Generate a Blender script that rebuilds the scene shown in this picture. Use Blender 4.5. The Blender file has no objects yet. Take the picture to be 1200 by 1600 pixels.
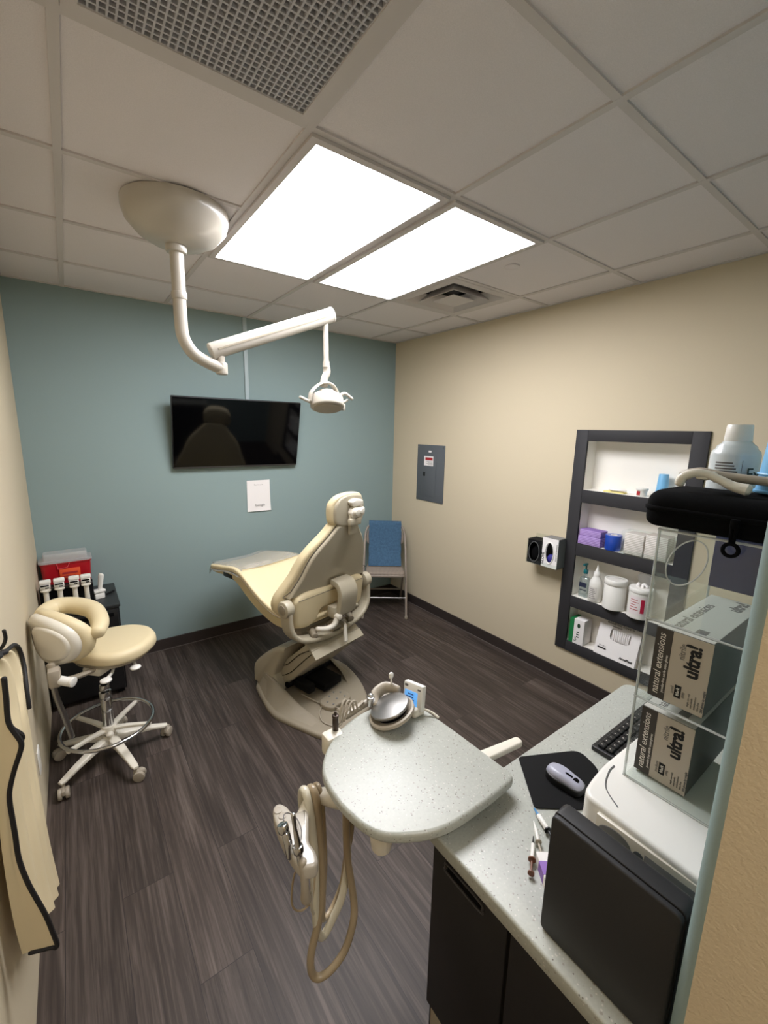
import bpy, bmesh, math, random
from mathutils import Matrix, Vector
random.seed(7)
PI = math.pi
SC = bpy.context.scene
COL = SC.collection
V = Vector

# ------------------------------------------------------------------ helpers
def lin(c):
    c = c / 255.0
    return c / 12.92 if c <= .04045 else ((c + .055) / 1.055) ** 2.4
def rgb(r, g, b): return (lin(r), lin(g), lin(b), 1.0)

def T(x=0, y=0, z=0): return Matrix.Translation((x, y, z))
def RX(a): return Matrix.Rotation(math.radians(a), 4, 'X')
def RY(a): return Matrix.Rotation(math.radians(a), 4, 'Y')
def RZ(a): return Matrix.Rotation(math.radians(a), 4, 'Z')
def FR(o, x, y):
    x = V(x).normalized(); y = V(y); y = (y - x * y.dot(x)).normalized(); z = x.cross(y)
    m = Matrix((x, y, z)).transposed().to_4x4(); m.translation = V(o); return m

def add(bm, verts, faces, M=None, fn=None):
    vs = []
    for p in verts:
        p = V(p)
        if fn: p = V(fn(p))
        if M: p = M @ p
        vs.append(bm.verts.new(p))
    for f in faces:
        try: bm.faces.new([vs[i] for i in f])
        except ValueError: pass
    return vs

def box(bm, lo, hi, bev=0, seg=2, M=None, fn=None):
    x0, y0, z0 = lo; x1, y1, z1 = hi
    t = bmesh.new()
    add(t, [(x0,y0,z0),(x1,y0,z0),(x1,y1,z0),(x0,y1,z0),(x0,y0,z1),(x1,y0,z1),(x1,y1,z1),(x0,y1,z1)],
        [(3,2,1,0),(4,5,6,7),(0,1,5,4),(1,2,6,5),(2,3,7,6),(3,0,4,7)])
    if bev:
        b = min(bev, .49*min(abs(x1-x0), abs(y1-y0), abs(z1-z0)))
        bmesh.ops.bevel(t, geom=list(t.edges), offset=b, segments=seg, profile=.5, affect='EDGES')
    merge(bm, t, M, fn)

def merge(bm, t, M=None, fn=None):
    t.verts.index_update()
    vs = []
    for v in t.verts:
        p = v.co.copy()
        if fn: p = V(fn(p))
        vs.append(bm.verts.new(M @ p if M else p))
    for f in t.faces:
        try:
            nf = bm.faces.new([vs[v.index] for v in f.verts]); nf.material_index = f.material_index
        except ValueError: pass
    t.free()

def loft(bm, rings, cap=True, M=None, closed=False, fn=None):
    n = len(rings[0]); m = len(rings)
    vs = [p for r in rings for p in r]
    fs = []
    for i in range(m - (0 if closed else 1)):
        j = (i + 1) % m
        for k in range(n):
            l = (k + 1) % n
            fs.append((i*n+k, i*n+l, j*n+l, j*n+k))
    if cap and not closed:
        fs.append(tuple(range(n-1, -1, -1))); fs.append(tuple((m-1)*n+k for k in range(n)))
    add(bm, vs, fs, M, fn)

def cyl(bm, p0, p1, r0, r1=None, n=24, M=None, bev=0):
    r1 = r0 if r1 is None else r1
    p0 = V(p0); p1 = V(p1); d = (p1-p0); L = d.length; d.normalize()
    a = d.orthogonal().normalized(); b = d.cross(a)
    def ring(c, r): return [c + (a*math.cos(2*PI*k/n) + b*math.sin(2*PI*k/n))*r for k in range(n)]
    if bev:
        rs = [ring(p0, r0-bev), ring(p0+d*bev*.3, r0-bev*.3), ring(p0+d*bev, r0), ring(p1-d*bev, r1), ring(p1-d*bev*.3, r1-bev*.3), ring(p1, r1-bev)]
    else: rs = [ring(p0, r0), ring(p1, r1)]
    loft(bm, rs, True, M)

def spline(pts, sub=8, closed=False):
    pts = [V(p) for p in pts]; n = len(pts); out = []
    rng = n if closed else n-1
    for i in range(rng):
        if closed: p0, p1, p2, p3 = pts[(i-1) % n], pts[i], pts[(i+1) % n], pts[(i+2) % n]
        else: p0, p1, p2, p3 = pts[max(i-1,0)], pts[i], pts[i+1], pts[min(i+2,n-1)]
        for k in range(sub):
            t = k/sub
            out.append(.5*((2*p1) + (p2-p0)*t + (2*p0-5*p1+4*p2-p3)*t*t + (-p0+3*p1-3*p2+p3)*t**3))
    if not closed: out.append(pts[-1])
    return out

def tube(bm, pts, r, n=10, sub=8, smooth=True, closed=False, M=None, flat=1.0, cap=True, up=None):
    """round (or flattened) tube along a path; r may be a list (one per control point)"""
    k = len(pts)
    P = spline(pts, sub, closed) if smooth else [V(p) for p in pts]
    if isinstance(r, (list, tuple)):
        R = []
        for i in range(len(P)):
            t = i/(len(P)-1)*(k-1); a = min(int(t), k-2); R.append(r[a]+(r[a+1]-r[a])*(t-a))
    else: R = [r]*len(P)
    m = len(P); rings = []; nrm = None
    for i in range(m):
        if closed: d = P[(i+1) % m]-P[(i-1) % m]
        else: d = P[min(i+1,m-1)]-P[max(i-1,0)]
        d.normalize()
        if up is not None:
            nrm = V(up) - d*V(up).dot(d)
            if nrm.length < 1e-5: nrm = d.orthogonal()
        elif nrm is None: nrm = d.orthogonal()
        else: nrm = nrm - d*nrm.dot(d)
        nrm = nrm.normalized(); b = d.cross(nrm)
        rings.append([P[i] + nrm*math.cos(2*PI*q/n)*R[i]*flat + b*math.sin(2*PI*q/n)*R[i] for q in range(n)])
    if cap and not closed:      # rounded ends
        for e, s in ((0, -1), (m-1, 1)):
            d = (P[1]-P[0]).normalized() if e == 0 else (P[-1]-P[-2]).normalized()
            c = P[e]; rr = R[e]*min(1.0, flat)
            extra = []
            for ph in (.5, .85):
                extra.append([c + (p-c)*math.cos(ph*PI/2) + d*s*rr*math.sin(ph*PI/2)*.6 for p in rings[e if e == 0 else -1]])
            if e == 0: head = extra[::-1]
            else: tail = extra
        rings = head + rings + tail
    loft(bm, rings, cap, M, closed)

def lathe(bm, prof, M=None, n=36, sx=1.0, sy=1.0):
    rings = [[V((r*math.cos(2*PI*k/n)*sx, r*math.sin(2*PI*k/n)*sy, z)) for k in range(n)] for r, z in prof]
    loft(bm, rings, True, M)

def ellip(bm, c, r, M=None, n=24, m=14):
    rings = []
    for i in range(1, m):
        t = PI*i/m
        rings.append([V((c[0]+r[0]*math.sin(t)*math.cos(2*PI*k/n), c[1]+r[1]*math.sin(t)*math.sin(2*PI*k/n), c[2]-r[2]*math.cos(t))) for k in range(n)])
    loft(bm, rings, True, M)

def offset(o, d):
    n = len(o); out = []
    for i in range(n):
        a = V(o[i-1]); b = V(o[i]); c = V(o[(i+1) % n])
        e1 = (b-a).normalized(); e2 = (c-b).normalized()
        n1 = V((-e1.y, e1.x)); n2 = V((-e2.y, e2.x))
        nn = (n1+n2)
        nn = nn.normalized() if nn.length > 1e-6 else n1
        k = max(.35, nn.dot(n1))
        out.append(b + nn*(d/k))
    return out

def ccw(o):
    A = sum(o[i-1][0]*o[i][1]-o[i][0]*o[i-1][1] for i in range(len(o)))
    o = [V((p[0], p[1])) for p in o]
    return o if A > 0 else o[::-1]

def roundpoly(pts, r, seg=5):
    """round the corners of a polygon; r a number or one per corner"""
    n = len(pts); out = []
    for i in range(n):
        a, b, c = V(pts[i-1]), V(pts[i]), V(pts[(i+1) % n])
        rr = r[i] if isinstance(r, (list, tuple)) else r
        d1 = (a-b); d2 = (c-b); rr = min(rr, d1.length*.48, d2.length*.48)
        if rr < 1e-5: out.append(b); continue
        p = b+d1.normalized()*rr; q = b+d2.normalized()*rr
        for k in range(seg+1):
            t = k/seg; out.append((1-t)**2*p+2*t*(1-t)*b+t*t*q)
    return out

def prism(bm, outline, z0, z1, bt=0, bb=None, seg=4, M=None, fn=None, swell=0):
    """extruded outline with rounded top (bt) and bottom (bb) edges"""
    bb = bt if bb is None else bb
    o = ccw(outline); rings = []
    def ring(d, z): return [V((p.x, p.y, z)) for p in (offset(o, d) if d else o)]
    if bb:
        for k in range(seg): 
            t = k/seg*PI/2; rings.append(ring(bb*(1-math.sin(t)), z0+bb*(1-math.cos(t))))
    rings.append(ring(0, z0+bb))
    if z1-bt-z0-bb > 1e-6: rings.append(ring(0, z1-bt))
    if bt:
        for k in range(1, seg+1):
            t = k/seg*PI/2; rings.append(ring(bt*(1-math.cos(t)), z1-bt+bt*math.sin(t)))
    loft(bm, rings, True, M, fn=fn)

def circ(cx, cy, rx, ry=None, n=32, a0=0):
    ry = rx if ry is None else ry
    return [V((cx+rx*math.cos(a0+2*PI*k/n), cy+ry*math.sin(a0+2*PI*k/n))) for k in range(n)]
def rect(x0, y0, x1, y1, r=0, seg=5):
    p = [(x0,y0),(x1,y0),(x1,y1),(x0,y1)]
    return roundpoly(p, r, seg) if r else [V(q) for q in p]

def holed(bm, outer, inner, z0, z1, M=None):
    """plate with one hole; outer and inner have the same point count"""
    n = len(outer)
    vs = [V((p[0],p[1],z)) for z in (z0, z1) for o in (outer, inner) for p in o]
    fs = []
    for k in range(n):
        l = (k+1) % n
        fs += [(k, n+k, n+l, l), (2*n+k, 2*n+l, 3*n+l, 3*n+k), (k, l, 2*n+l, 2*n+k), (n+k, 3*n+k, 3*n+l, n+l)]
    add(bm, vs, fs, M)

def obj(name, bm, m, parent=None, smooth=True, angle=38):
    bmesh.ops.recalc_face_normals(bm, faces=list(bm.faces))
    me = bpy.data.meshes.new(name); bm.to_mesh(me); bm.free()
    for x in (m if isinstance(m, (list, tuple)) else [m]): me.materials.append(x)
    if smooth:
        me.shade_smooth(); me.set_sharp_from_angle(angle=math.radians(angle))
    o = bpy.data.objects.new(name, me); COL.objects.link(o)
    if parent: o.parent = parent
    return o
def tag(o, label, cat, group=None):
    o['label'] = label; o['category'] = cat
    if group: o['group'] = group
    return o
def thing(name, label, cat, loc=(0,0,0), rotz=0, group=None):
    o = bpy.data.objects.new(name, None); COL.objects.link(o)
    o.empty_display_size = .05; o.location = loc; o.rotation_euler = (0, 0, math.radians(rotz))
    return tag(o, label, cat, group)
def struct(name, bm, m, smooth=False):
    o = obj(name, bm, m, None, smooth); o['kind'] = 'structure'; return o
def dup(root, loc=None, rotz=None, label=None, group=None):
    r = root.copy(); COL.objects.link(r)
    if loc is not None: r.location = loc
    if rotz is not None: r.rotation_euler = (0, 0, math.radians(rotz))
    if label: r['label'] = label
    if group: r['group'] = group
    for ch in list(root.children):
        c = ch.copy(); COL.objects.link(c); c.parent = r
        for g in list(ch.children):
            d = g.copy(); COL.objects.link(d); d.parent = c
    return r
def text_bm(bm, body, size, M, ext=.0003, align='CENTER', sx=1.0, shear=0, bold=0):
    cu = bpy.data.curves.new('lettering', 'FONT'); cu.body = body; cu.size = size; cu.extrude = ext
    cu.align_x = align; cu.align_y = 'CENTER'; cu.shear = shear; cu.offset = bold; cu.resolution_u = 3
    o = bpy.data.objects.new('lettering', cu); COL.objects.link(o)
    me = bpy.data.meshes.new_from_object(o.evaluated_get(bpy.context.evaluated_depsgraph_get()))
    bpy.data.objects.remove(o); bpy.data.curves.remove(cu)
    t = bmesh.new(); t.from_mesh(me); bpy.data.meshes.remove(me)
    merge(bm, t, M @ Matrix.Diagonal((sx, 1, 1, 1)))

# ------------------------------------------------------------------ materials
def mat(name, col, rough=.5, metal=0, spec=.5, bump=0, bscale=100, var=0, vscale=8, coat=0):
    m = bpy.data.materials.new(name); m.use_nodes = True
    nt = m.node_tree; b = nt.nodes['Principled BSDF']
    b.inputs['Base Color'].default_value = rgb(*col)
    b.inputs['Roughness'].default_value = rough; b.inputs['Metallic'].default_value = metal
    b.inputs['Specular IOR Level'].default_value = spec; b.inputs['Coat Weight'].default_value = coat
    tc = nt.nodes.new('ShaderNodeTexCoord')
    if var:
        n = nt.nodes.new('ShaderNodeTexNoise'); n.inputs['Scale'].default_value = vscale; n.inputs['Detail'].default_value = 4
        nt.links.new(tc.outputs['Object'], n.inputs['Vector'])
        r = nt.nodes.new('ShaderNodeMix'); r.data_type = 'RGBA'
        lo = tuple(c*(1-var) for c in rgb(*col)[:3])+(1,); hi = tuple(min(1, c*(1+var)) for c in rgb(*col)[:3])+(1,)
        r.inputs[6].default_value = lo; r.inputs[7].default_value = hi
        nt.links.new(n.outputs['Fac'], r.inputs[0]); nt.links.new(r.outputs[2], b.inputs['Base Color'])
    if bump:
        n = nt.nodes.new('ShaderNodeTexNoise'); n.inputs['Scale'].default_value = bscale; n.inputs['Detail'].default_value = 3
        nt.links.new(tc.outputs['Object'], n.inputs['Vector'])
        bp = nt.nodes.new('ShaderNodeBump'); bp.inputs['Strength'].default_value = bump; bp.inputs['Distance'].default_value = .002
        nt.links.new(n.outputs['Fac'], bp.inputs['Height']); nt.links.new(bp.outputs['Normal'], b.inputs['Normal'])
    return m
def emit(name, col, s):
    m = bpy.data.materials.new(name); m.use_nodes = True; b = m.node_tree.nodes['Principled BSDF']
    b.inputs['Base Color'].default_value = rgb(*col); b.inputs['Emission Color'].default_value = rgb(*col)
    b.inputs['Emission Strength'].default_value = s; return m
def clear(name, tint=(245,248,246), gloss=.10, body=.03, rough=.03):
    """thin clear sheet: mostly see-through, a little reflection and haze"""
    m = bpy.data.materials.new(name); m.use_nodes = True; nt = m.node_tree; nt.nodes.clear()
    out = nt.nodes.new('ShaderNodeOutputMaterial'); tr = nt.nodes.new('ShaderNodeBsdfTransparent'); tr.inputs[0].default_value = rgb(*tint)
    gl = nt.nodes.new('ShaderNodeBsdfGlossy'); gl.inputs['Roughness'].default_value = rough
    df = nt.nodes.new('ShaderNodeBsdfDiffuse'); df.inputs[0].default_value = rgb(235,238,236)
    lw = nt.nodes.new('ShaderNodeLayerWeight'); lw.inputs[0].default_value = .35
    mp = nt.nodes.new('ShaderNodeMapRange'); mp.inputs[3].default_value = gloss*.5; mp.inputs[4].default_value = min(1, gloss*3.5)
    nt.links.new(lw.outputs['Facing'], mp.inputs[0])
    m1 = nt.nodes.new('ShaderNodeMixShader'); m1.inputs[0].default_value = body
    m2 = nt.nodes.new('ShaderNodeMixShader')
    L = nt.links.new
    L(tr.outputs[0], m1.inputs[1]); L(df.outputs[0], m1.inputs[2]); L(mp.outputs[0], m2.inputs[0]); L(m1.outputs[0], m2.inputs[1]); L(gl.outputs[0], m2.inputs[2]); L(m2.outputs[0], out.inputs[0])
    return m

def floor_mat():
    m = bpy.data.materials.new('vinyl_plank'); m.use_nodes = True; nt = m.node_tree; b = nt.nodes['Principled BSDF']; L = nt.links.new; N = nt.nodes.new
    tc = N('ShaderNodeTexCoord')
    mp = N('ShaderNodeMapping'); mp.inputs['Rotation'].default_value = (0, 0, PI/2); L(tc.outputs['Object'], mp.inputs[0])
    br = N('ShaderNodeTexBrick'); br.inputs['Scale'].default_value = 1; br.inputs['Brick Width'].default_value = 1.22; br.inputs['Row Height'].default_value = .18
    br.inputs['Mortar Size'].default_value = .0012; br.inputs['Mortar Smooth'].default_value = .2; br.inputs['Bias'].default_value = 0; br.offset = .37
    br.inputs['Color1'].default_value = (0,0,0,1); br.inputs['Color2'].default_value = (1,1,1,1); br.inputs['Mortar'].default_value = (.5,.5,.5,1)
    L(mp.outputs[0], br.inputs['Vector'])
    mg = N('ShaderNodeMapping'); mg.inputs['Scale'].default_value = (75, 2.6, 1); L(tc.outputs['Object'], mg.inputs[0])
    ad = N('ShaderNodeVectorMath'); ad.operation = 'ADD'
    sc = N('ShaderNodeVectorMath'); sc.operation = 'SCALE'; sc.inputs['Scale'].default_value = 37
    L(br.outputs['Color'], sc.inputs[0]); L(mg.outputs[0], ad.inputs[0]); L(sc.outputs[0], ad.inputs[1])
    g = N('ShaderNodeTexNoise'); g.inputs['Scale'].default_value = 1; g.inputs['Detail'].default_value = 6; g.inputs['Roughness'].default_value = .62; g.inputs['Distortion'].default_value = .6
    L(ad.outputs[0], g.inputs['Vector'])
    mw = N('ShaderNodeMapping'); mw.inputs['Scale'].default_value = (11, .9, 1); L(tc.outputs['Object'], mw.inputs[0])
    ad2 = N('ShaderNodeVectorMath'); ad2.operation = 'ADD'; L(mw.outputs[0], ad2.inputs[0]); L(sc.outputs[0], ad2.inputs[1])
    g2 = N('ShaderNodeTexNoise'); g2.inputs['Scale'].default_value = 1; g2.inputs['Detail'].default_value = 5; g2.inputs['Distortion'].default_value = 1.2; L(ad2.outputs[0], g2.inputs['Vector'])
    cr = N('ShaderNodeValToRGB'); e = cr.color_ramp.elements
    e[0].position = .32; e[0].color = rgb(43,35,31); e[1].position = .70; e[1].color = rgb(110,98,91)
    x = e.new(.5); x.color = rgb(70,60,54)
    mx = N('ShaderNodeMix'); mx.data_type = 'FLOAT'; mx.inputs[0].default_value = .42; L(g.outputs['Fac'], mx.inputs[2]); L(g2.outputs['Fac'], mx.inputs[3]); L(mx.outputs[0], cr.inputs[0])
    pl = N('ShaderNodeMix'); pl.data_type = 'RGBA'; pl.blend_type = 'MULTIPLY'; pl.inputs[0].default_value = .3
    L(cr.outputs[0], pl.inputs[6]); L(br.outputs['Color'], pl.inputs[7])
    mo = N('ShaderNodeMix'); mo.data_type = 'RGBA'; L(br.outputs['Fac'], mo.inputs[0]); L(pl.outputs[2], mo.inputs[6]); mo.inputs[7].default_value = rgb(40,34,33)
    L(mo.outputs[2], b.inputs['Base Color'])
    b.inputs['Roughness'].default_value = .5; b.inputs['Specular IOR Level'].default_value = .35
    bp = N('ShaderNodeBump'); bp.inputs['Strength'].default_value = .25; bp.inputs['Distance'].default_value = .002; L(g.outputs['Fac'], bp.inputs['Height']); L(bp.outputs['Normal'], b.inputs['Normal'])
    return m
def speck(name, base, specks, rough=.3):
    """solid surface with fine chips of other colours"""
    m = bpy.data.materials.new(name); m.use_nodes = True; nt = m.node_tree; b = nt.nodes['Principled BSDF']; L = nt.links.new; N = nt.nodes.new
    tc = N('ShaderNodeTexCoord'); prev = None
    nz = N('ShaderNodeTexNoise'); nz.inputs['Scale'].default_value = 160; nz.inputs['Detail'].default_value = 3; L(tc.outputs['Object'], nz.inputs['Vector'])
    mx = N('ShaderNodeMix'); mx.data_type = 'RGBA'; L(nz.outputs['Fac'], mx.inputs[0])
    c = rgb(*base); mx.inputs[6].default_value = tuple(v*.86 for v in c[:3])+(1,); mx.inputs[7].default_value = tuple(min(1, v*1.12) for v in c[:3])+(1,)
    prev = mx.outputs[2]
    for col, scl, thr in specks:
        v = N('ShaderNodeTexVoronoi'); v.inputs['Scale'].default_value = scl; L(tc.outputs['Object'], v.inputs['Vector'])
        # a random share of the cells carries a chip
        sp = N('ShaderNodeSeparateColor'); L(v.outputs['Color'], sp.inputs[0])
        a = N('ShaderNodeMath'); a.operation = 'LESS_THAN'; a.inputs[1].default_value = .26; L(v.outputs['Distance'], a.inputs[0])
        c2 = N('ShaderNodeMath'); c2.operation = 'LESS_THAN'; c2.inputs[1].default_value = thr; L(sp.outputs[0], c2.inputs[0])
        mu = N('ShaderNodeMath'); mu.operation = 'MULTIPLY'; L(a.outputs[0], mu.inputs[0]); L(c2.outputs[0], mu.inputs[1])
        k = N('ShaderNodeMix'); k.data_type = 'RGBA'; L(mu.outputs[0], k.inputs[0]); L(prev, k.inputs[6]); k.inputs[7].default_value = rgb(*col); prev = k.outputs[2]
    L(prev, b.inputs['Base Color']); b.inputs['Roughness'].default_value = rough
    return m
def stripe(name, c1, c2, scale, axis='X', rough=.85, bump=.4):
    m = bpy.data.materials.new(name); m.use_nodes = True; nt = m.node_tree; b = nt.nodes['Principled BSDF']; L = nt.links.new; N = nt.nodes.new
    tc = N('ShaderNodeTexCoord'); w = N('ShaderNodeTexWave'); w.bands_direction = axis; w.inputs['Scale'].default_value = scale; w.inputs['Distortion'].default_value = .6; w.inputs['Detail'].default_value = 2; w.inputs['Detail Scale'].default_value = 3
    L(tc.outputs['Object'], w.inputs['Vector'])
    mx = N('ShaderNodeMix'); mx.data_type = 'RGBA'; L(w.outputs['Fac'], mx.inputs[0]); mx.inputs[6].default_value = rgb(*c1); mx.inputs[7].default_value = rgb(*c2); L(mx.outputs[2], b.inputs['Base Color'])
    bp = N('ShaderNodeBump'); bp.inputs['Strength'].default_value = bump; bp.inputs['Distance'].default_value = .003; L(w.outputs['Fac'], bp.inputs['Height']); L(bp.outputs['Normal'], b.inputs['Normal'])
    b.inputs['Roughness'].default_value = rough
    return m

M_ = dict(
    teal=mat('teal_wall_paint', (138,156,155), .75, spec=.25, bump=.12, bscale=260),
    beige=mat('beige_wall_paint', (202,189,163), .75, spec=.25, bump=.14, bscale=230),
    peel=mat('beige_textured_paint', (206,191,165), .75, spec=.25, bump=.55, bscale=190),
    ceil=mat('ceiling_tile', (226,220,221), .95, spec=.1, bump=.5, bscale=420, var=.10, vscale=330),
    grid=mat('ceiling_grid_paint', (203,197,195), .6, spec=.3),
    floor=floor_mat(),
    base=mat('dark_vinyl_base', (52,44,41), .5),
    baseline=mat('base_foot_strip', (96,88,84), .45),  # thin paler strip along the foot of the baseboards
    white=mat('white_plastic', (232,230,224), .35),
    offwhite=mat('offwhite_plastic', (224,218,204), .3),
    lampwhite=mat('lamp_enamel', (182,175,163), .28, coat=.3),
    tan=mat('tan_plastic', (178,169,148), .42),
    tandark=mat('taupe_plastic', (150,140,122), .5),
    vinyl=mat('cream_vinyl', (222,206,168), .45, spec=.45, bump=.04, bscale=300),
    vinylshade=mat('cream_vinyl_shaded', (210,193,152), .48, bump=.04, bscale=300),  # same cream vinyl, darkened: shade on the seat's side put into the colour
    black=mat('black_plastic', (22,22,23), .42),
    blackm=mat('black_matte', (14,14,15), .8, spec=.2),
    cloth=mat('black_case_fabric', (9,9,10), .95, spec=.1, bump=.4, bscale=500),
    slot=mat('dark_slot', (6,6,7), .9, spec=.1),
    screen=mat('screen_glass', (3,3,4), .06, spec=.38),
    chrome=mat('chrome', (205,205,205), .16, 1),
    steel=mat('brushed_steel', (150,148,145), .36, 1),
    grey=mat('grey_plastic', (120,120,120), .5),
    panelgrey=mat('grey_enamel', (92,96,100), .5, spec=.3),
    charcoal=mat('charcoal_laminate', (52,51,53), .6, spec=.25),
    cab=mat('black_laminate', (30,28,29), .45, spec=.35, bump=.05, bscale=300),
    casegrey=mat('case_plastic', (40,40,42), .48, spec=.4, bump=.12, bscale=600),
    shelfwhite=mat('white_melamine', (238,234,226), .45),
    paper=mat('white_paper', (236,232,230), .8, spec=.1),
    paperlines=stripe('paper_stack_edge', (188,180,170), (236,232,226), 30, 'Z', .9, .3),
    purple=stripe('lilac_paper_edge', (140,110,176), (186,160,214), 30, 'Z', .9, .25),
    blue=mat('blue_plastic_roll', (28,70,170), .3, coat=.4),
    ltblue=mat('light_blue_cup', (116,178,220), .4),
    red=mat('red_polypropylene', (172,22,34), .32, spec=.5),
    orange=mat('orange_label', (226,84,40), .6),
    redlabel=mat('red_label', (170,40,44), .6),
    crimson=mat('crimson_label', (186,28,66), .5),
    greytext=mat('grey_print', (110,106,104), .8),
    ink=mat('black_print', (18,16,17), .75),
    whiteink=mat('white_print', (236,230,220), .75),
    brown=mat('dark_brown_band', (62,55,50), .6),
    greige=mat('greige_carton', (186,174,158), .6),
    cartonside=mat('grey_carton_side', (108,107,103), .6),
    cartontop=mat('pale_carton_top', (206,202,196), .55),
    green=mat('green_print', (22,118,62), .6),
    teald=mat('teal_pump', (26,106,112), .35),
    navy=mat('navy_card', (36,44,84), .5),
    quartz=speck('speckled_solid_surface', (166,168,160), [((190,188,181), 150, .22), ((104,99,92), 170, .10), ((146,143,135), 110, .2)], .36),
    towel=mat('blue_terry', (70,98,124), .95, spec=.1, bump=1, bscale=200, var=.4, vscale=60),
    knit=stripe('taupe_knit', (118,106,96), (156,142,128), 42, 'X'),
    frame=mat('taupe_frame_enamel', (140,128,116), .4),
    tubegrey=mat('grey_hose', (164,154,138), .4),
    hoseA=mat('taupe_hose', (164,147,120), .32, coat=.3), hoseB=mat('ivory_hose', (208,202,182), .32, coat=.3),
    apron=mat('beige_apron_vinyl', (212,196,160), .6, bump=.2, bscale=30, var=.05, vscale=6),
    piping=mat('black_piping', (20,18,20), .7),
    clear=clear('clear_acrylic', (252,254,253), .05, .012), clearedge=clear('acrylic_edge', (226,230,229), .2, .5, .1),
    film=clear('clear_vinyl_film', (225,222,216), .12, .30, .15),
    bottle=clear('clear_bottle', (226,236,236), .2, .12), frost=clear('frosted_lid', (242,240,242), .12, .3, .3),
    mouthwash=mat('pale_blue_bottle', (206,213,214), .25, coat=.4),
    lcd=emit('backlit_lcd', (96,160,226), .75),
    lamp=emit('light_diffuser', (250,250,255), 20.0),
    mousegrey=mat('silver_mouse', (160,161,176), .35), bronze=mat('amber_plastic', (118,74,52), .35),
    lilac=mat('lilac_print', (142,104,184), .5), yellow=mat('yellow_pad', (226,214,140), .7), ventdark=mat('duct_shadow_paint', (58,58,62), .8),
)

# ------------------------------------------------------------------ camera
CAMZ = 1.8236; H = 2.7046; XL = -.2525; XR = 2.824; YB = 3.683; YP = .128; XE = .64
cam = bpy.data.cameras.new('camera'); co = bpy.data.objects.new('camera', cam); COL.objects.link(co)
cam.sensor_fit = 'VERTICAL'; cam.sensor_height = 36; cam.lens = 665.244*36/1600; cam.clip_start = .02
co.matrix_world = Matrix(((0.80727126, 0.09556091, -0.58239267, 0), (-0.58983752, 0.16427696, -0.79063568, 0), (0.02011983, 0.98177451, 0.18898148, CAMZ), (0, 0, 0, 1)))
SC.camera = co

# ------------------------------------------------------------------ shell
HY = -1.7   # far wall of the passage behind the doorway
b = bmesh.new(); box(b, (XL-.1, HY-.1, -.1), (XR+.3, YB+.1, 0)); struct('floor', b, M_['floor'])
b = bmesh.new(); box(b, (XL-.12, YB, 0), (XR+.3, YB+.12, H)); struct('wall_back', b, M_['teal'])
b = bmesh.new(); box(b, (XL-.12, HY-.1, 0), (XL, YB, H)); struct('wall_left', b, M_['beige'])
b = bmesh.new()
ny0, ny1, nz0, nz1 = .86, 1.60, .275, 1.84
box(b, (XR, YP, 0), (XR+.2, ny0, H)); box(b, (XR, ny1, 0), (XR+.2, YB, H)); box(b, (XR, ny0, 0), (XR+.2, ny1, nz0)); box(b, (XR, ny0, nz1), (XR+.2, ny1, H))
struct('wall_right', b, M_['beige'])
# near partition the camera looks past: textured beige end, teal on the room side, bullnose corner
b = bmesh.new()
R = .018; o = [(XR+.2, -.02), (XR+.2, YP)]
arc = [(XE+R-R*math.sin(t), YP-R+R*math.cos(t)) for t in [PI/2*k/8 for k in range(9)]]
o2 = [(XR+.2, -.02), (XR+.2, YP)] + arc + [(XE, -.0), (XE+.02, -.02)]
n = len(o2)
vs = [b.verts.new((x, y, z)) for z in (0, H) for x, y in o2]
for k in range(n):
    l = (k+1) % n; f = b.faces.new((vs[k], vs[l], vs[n+l], vs[n+k])); f.material_index = 1 if 1 <= k <= 9 else 0
b.faces.new(vs[:n]); b.faces.new(vs[n:])
struct('wall_near', b, [M_['peel'], M_['teal']], smooth=True)
b = bmesh.new(); box(b, (XL, HY-.1, 0), (XR+.2, HY, H)); box(b, (XR+.2, HY, 0), (XR+.3, -.02, H)); struct('wall_front', b, M_['beige'])

# ceiling: tiles around the fixtures' openings, then the exposed grid
GX, GY, S = .0608, 1.3203, .6096
def gx(i): return GX+S*i
def gy(j): return GY+S*j
b = bmesh.new()
openings = {(1,0),(1,1),(2,0),(2,1),(0,-1),(3,1)}
xs = [XL-.12]+[gx(i) for i in range(0, 5)]+[XR+.3]; ys = [HY-.1]+[gy(j) for j in range(-4, 4)]+[YB+.12]
for i in range(len(xs)-1):
    for j in range(len(ys)-1):
        if (i-1, j-5) in openings: continue
        box(b, (xs[i], ys[j], H+.004), (xs[i+1], ys[j+1], H+.02))
struct('ceiling', b, M_['ceil'])
b = bmesh.new(); w = .012
for i in range(0, 5):
    for j in range(-5, 4):
        y0 = max(HY, gy(j)); y1 = min(YB, gy(j+1))
        if y1 > y0: box(b, (gx(i)-w, y0, H-.003), (gx(i)+w, y1, H+.004))
for j in range(-4, 4):
    for i in range(-1, 5):
        if (i, j) in ((1, 1), (2, 1)): continue
        x0 = max(XL, gx(i)); x1 = min(XR, gx(i+1))
        if x1 > x0: box(b, (x0, gy(j)-w, H-.0025), (x1, gy(j)+w, H+.004))
box(b, (XL, YB-.02, H-.002), (XR, YB, H+.004)); box(b, (XR-.02, YP, H-.002), (XR, YB, H+.004)); box(b, (XL, 0, H-.002), (XL+.02, YB, H+.004))
struct('trim_1', b, M_['grid'])
# baseboards
b = bmesh.new(); box(b, (XL, YB-.012, 0), (XR, YB, .095), .003); struct('baseboard_back', b, M_['base'])
b = bmesh.new(); box(b, (XR-.012, .7, 0), (XR, YB-.012, .095), .003); struct('baseboard_right', b, M_['base'])
b = bmesh.new(); box(b, (XL, YB-.017, 0), (XR-.012, YB-.012, .006)); box(b, (XR-.017, .7, 0), (XR-.012, YB-.012, .006)); struct('trim_2', b, M_['baseline'])

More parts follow.
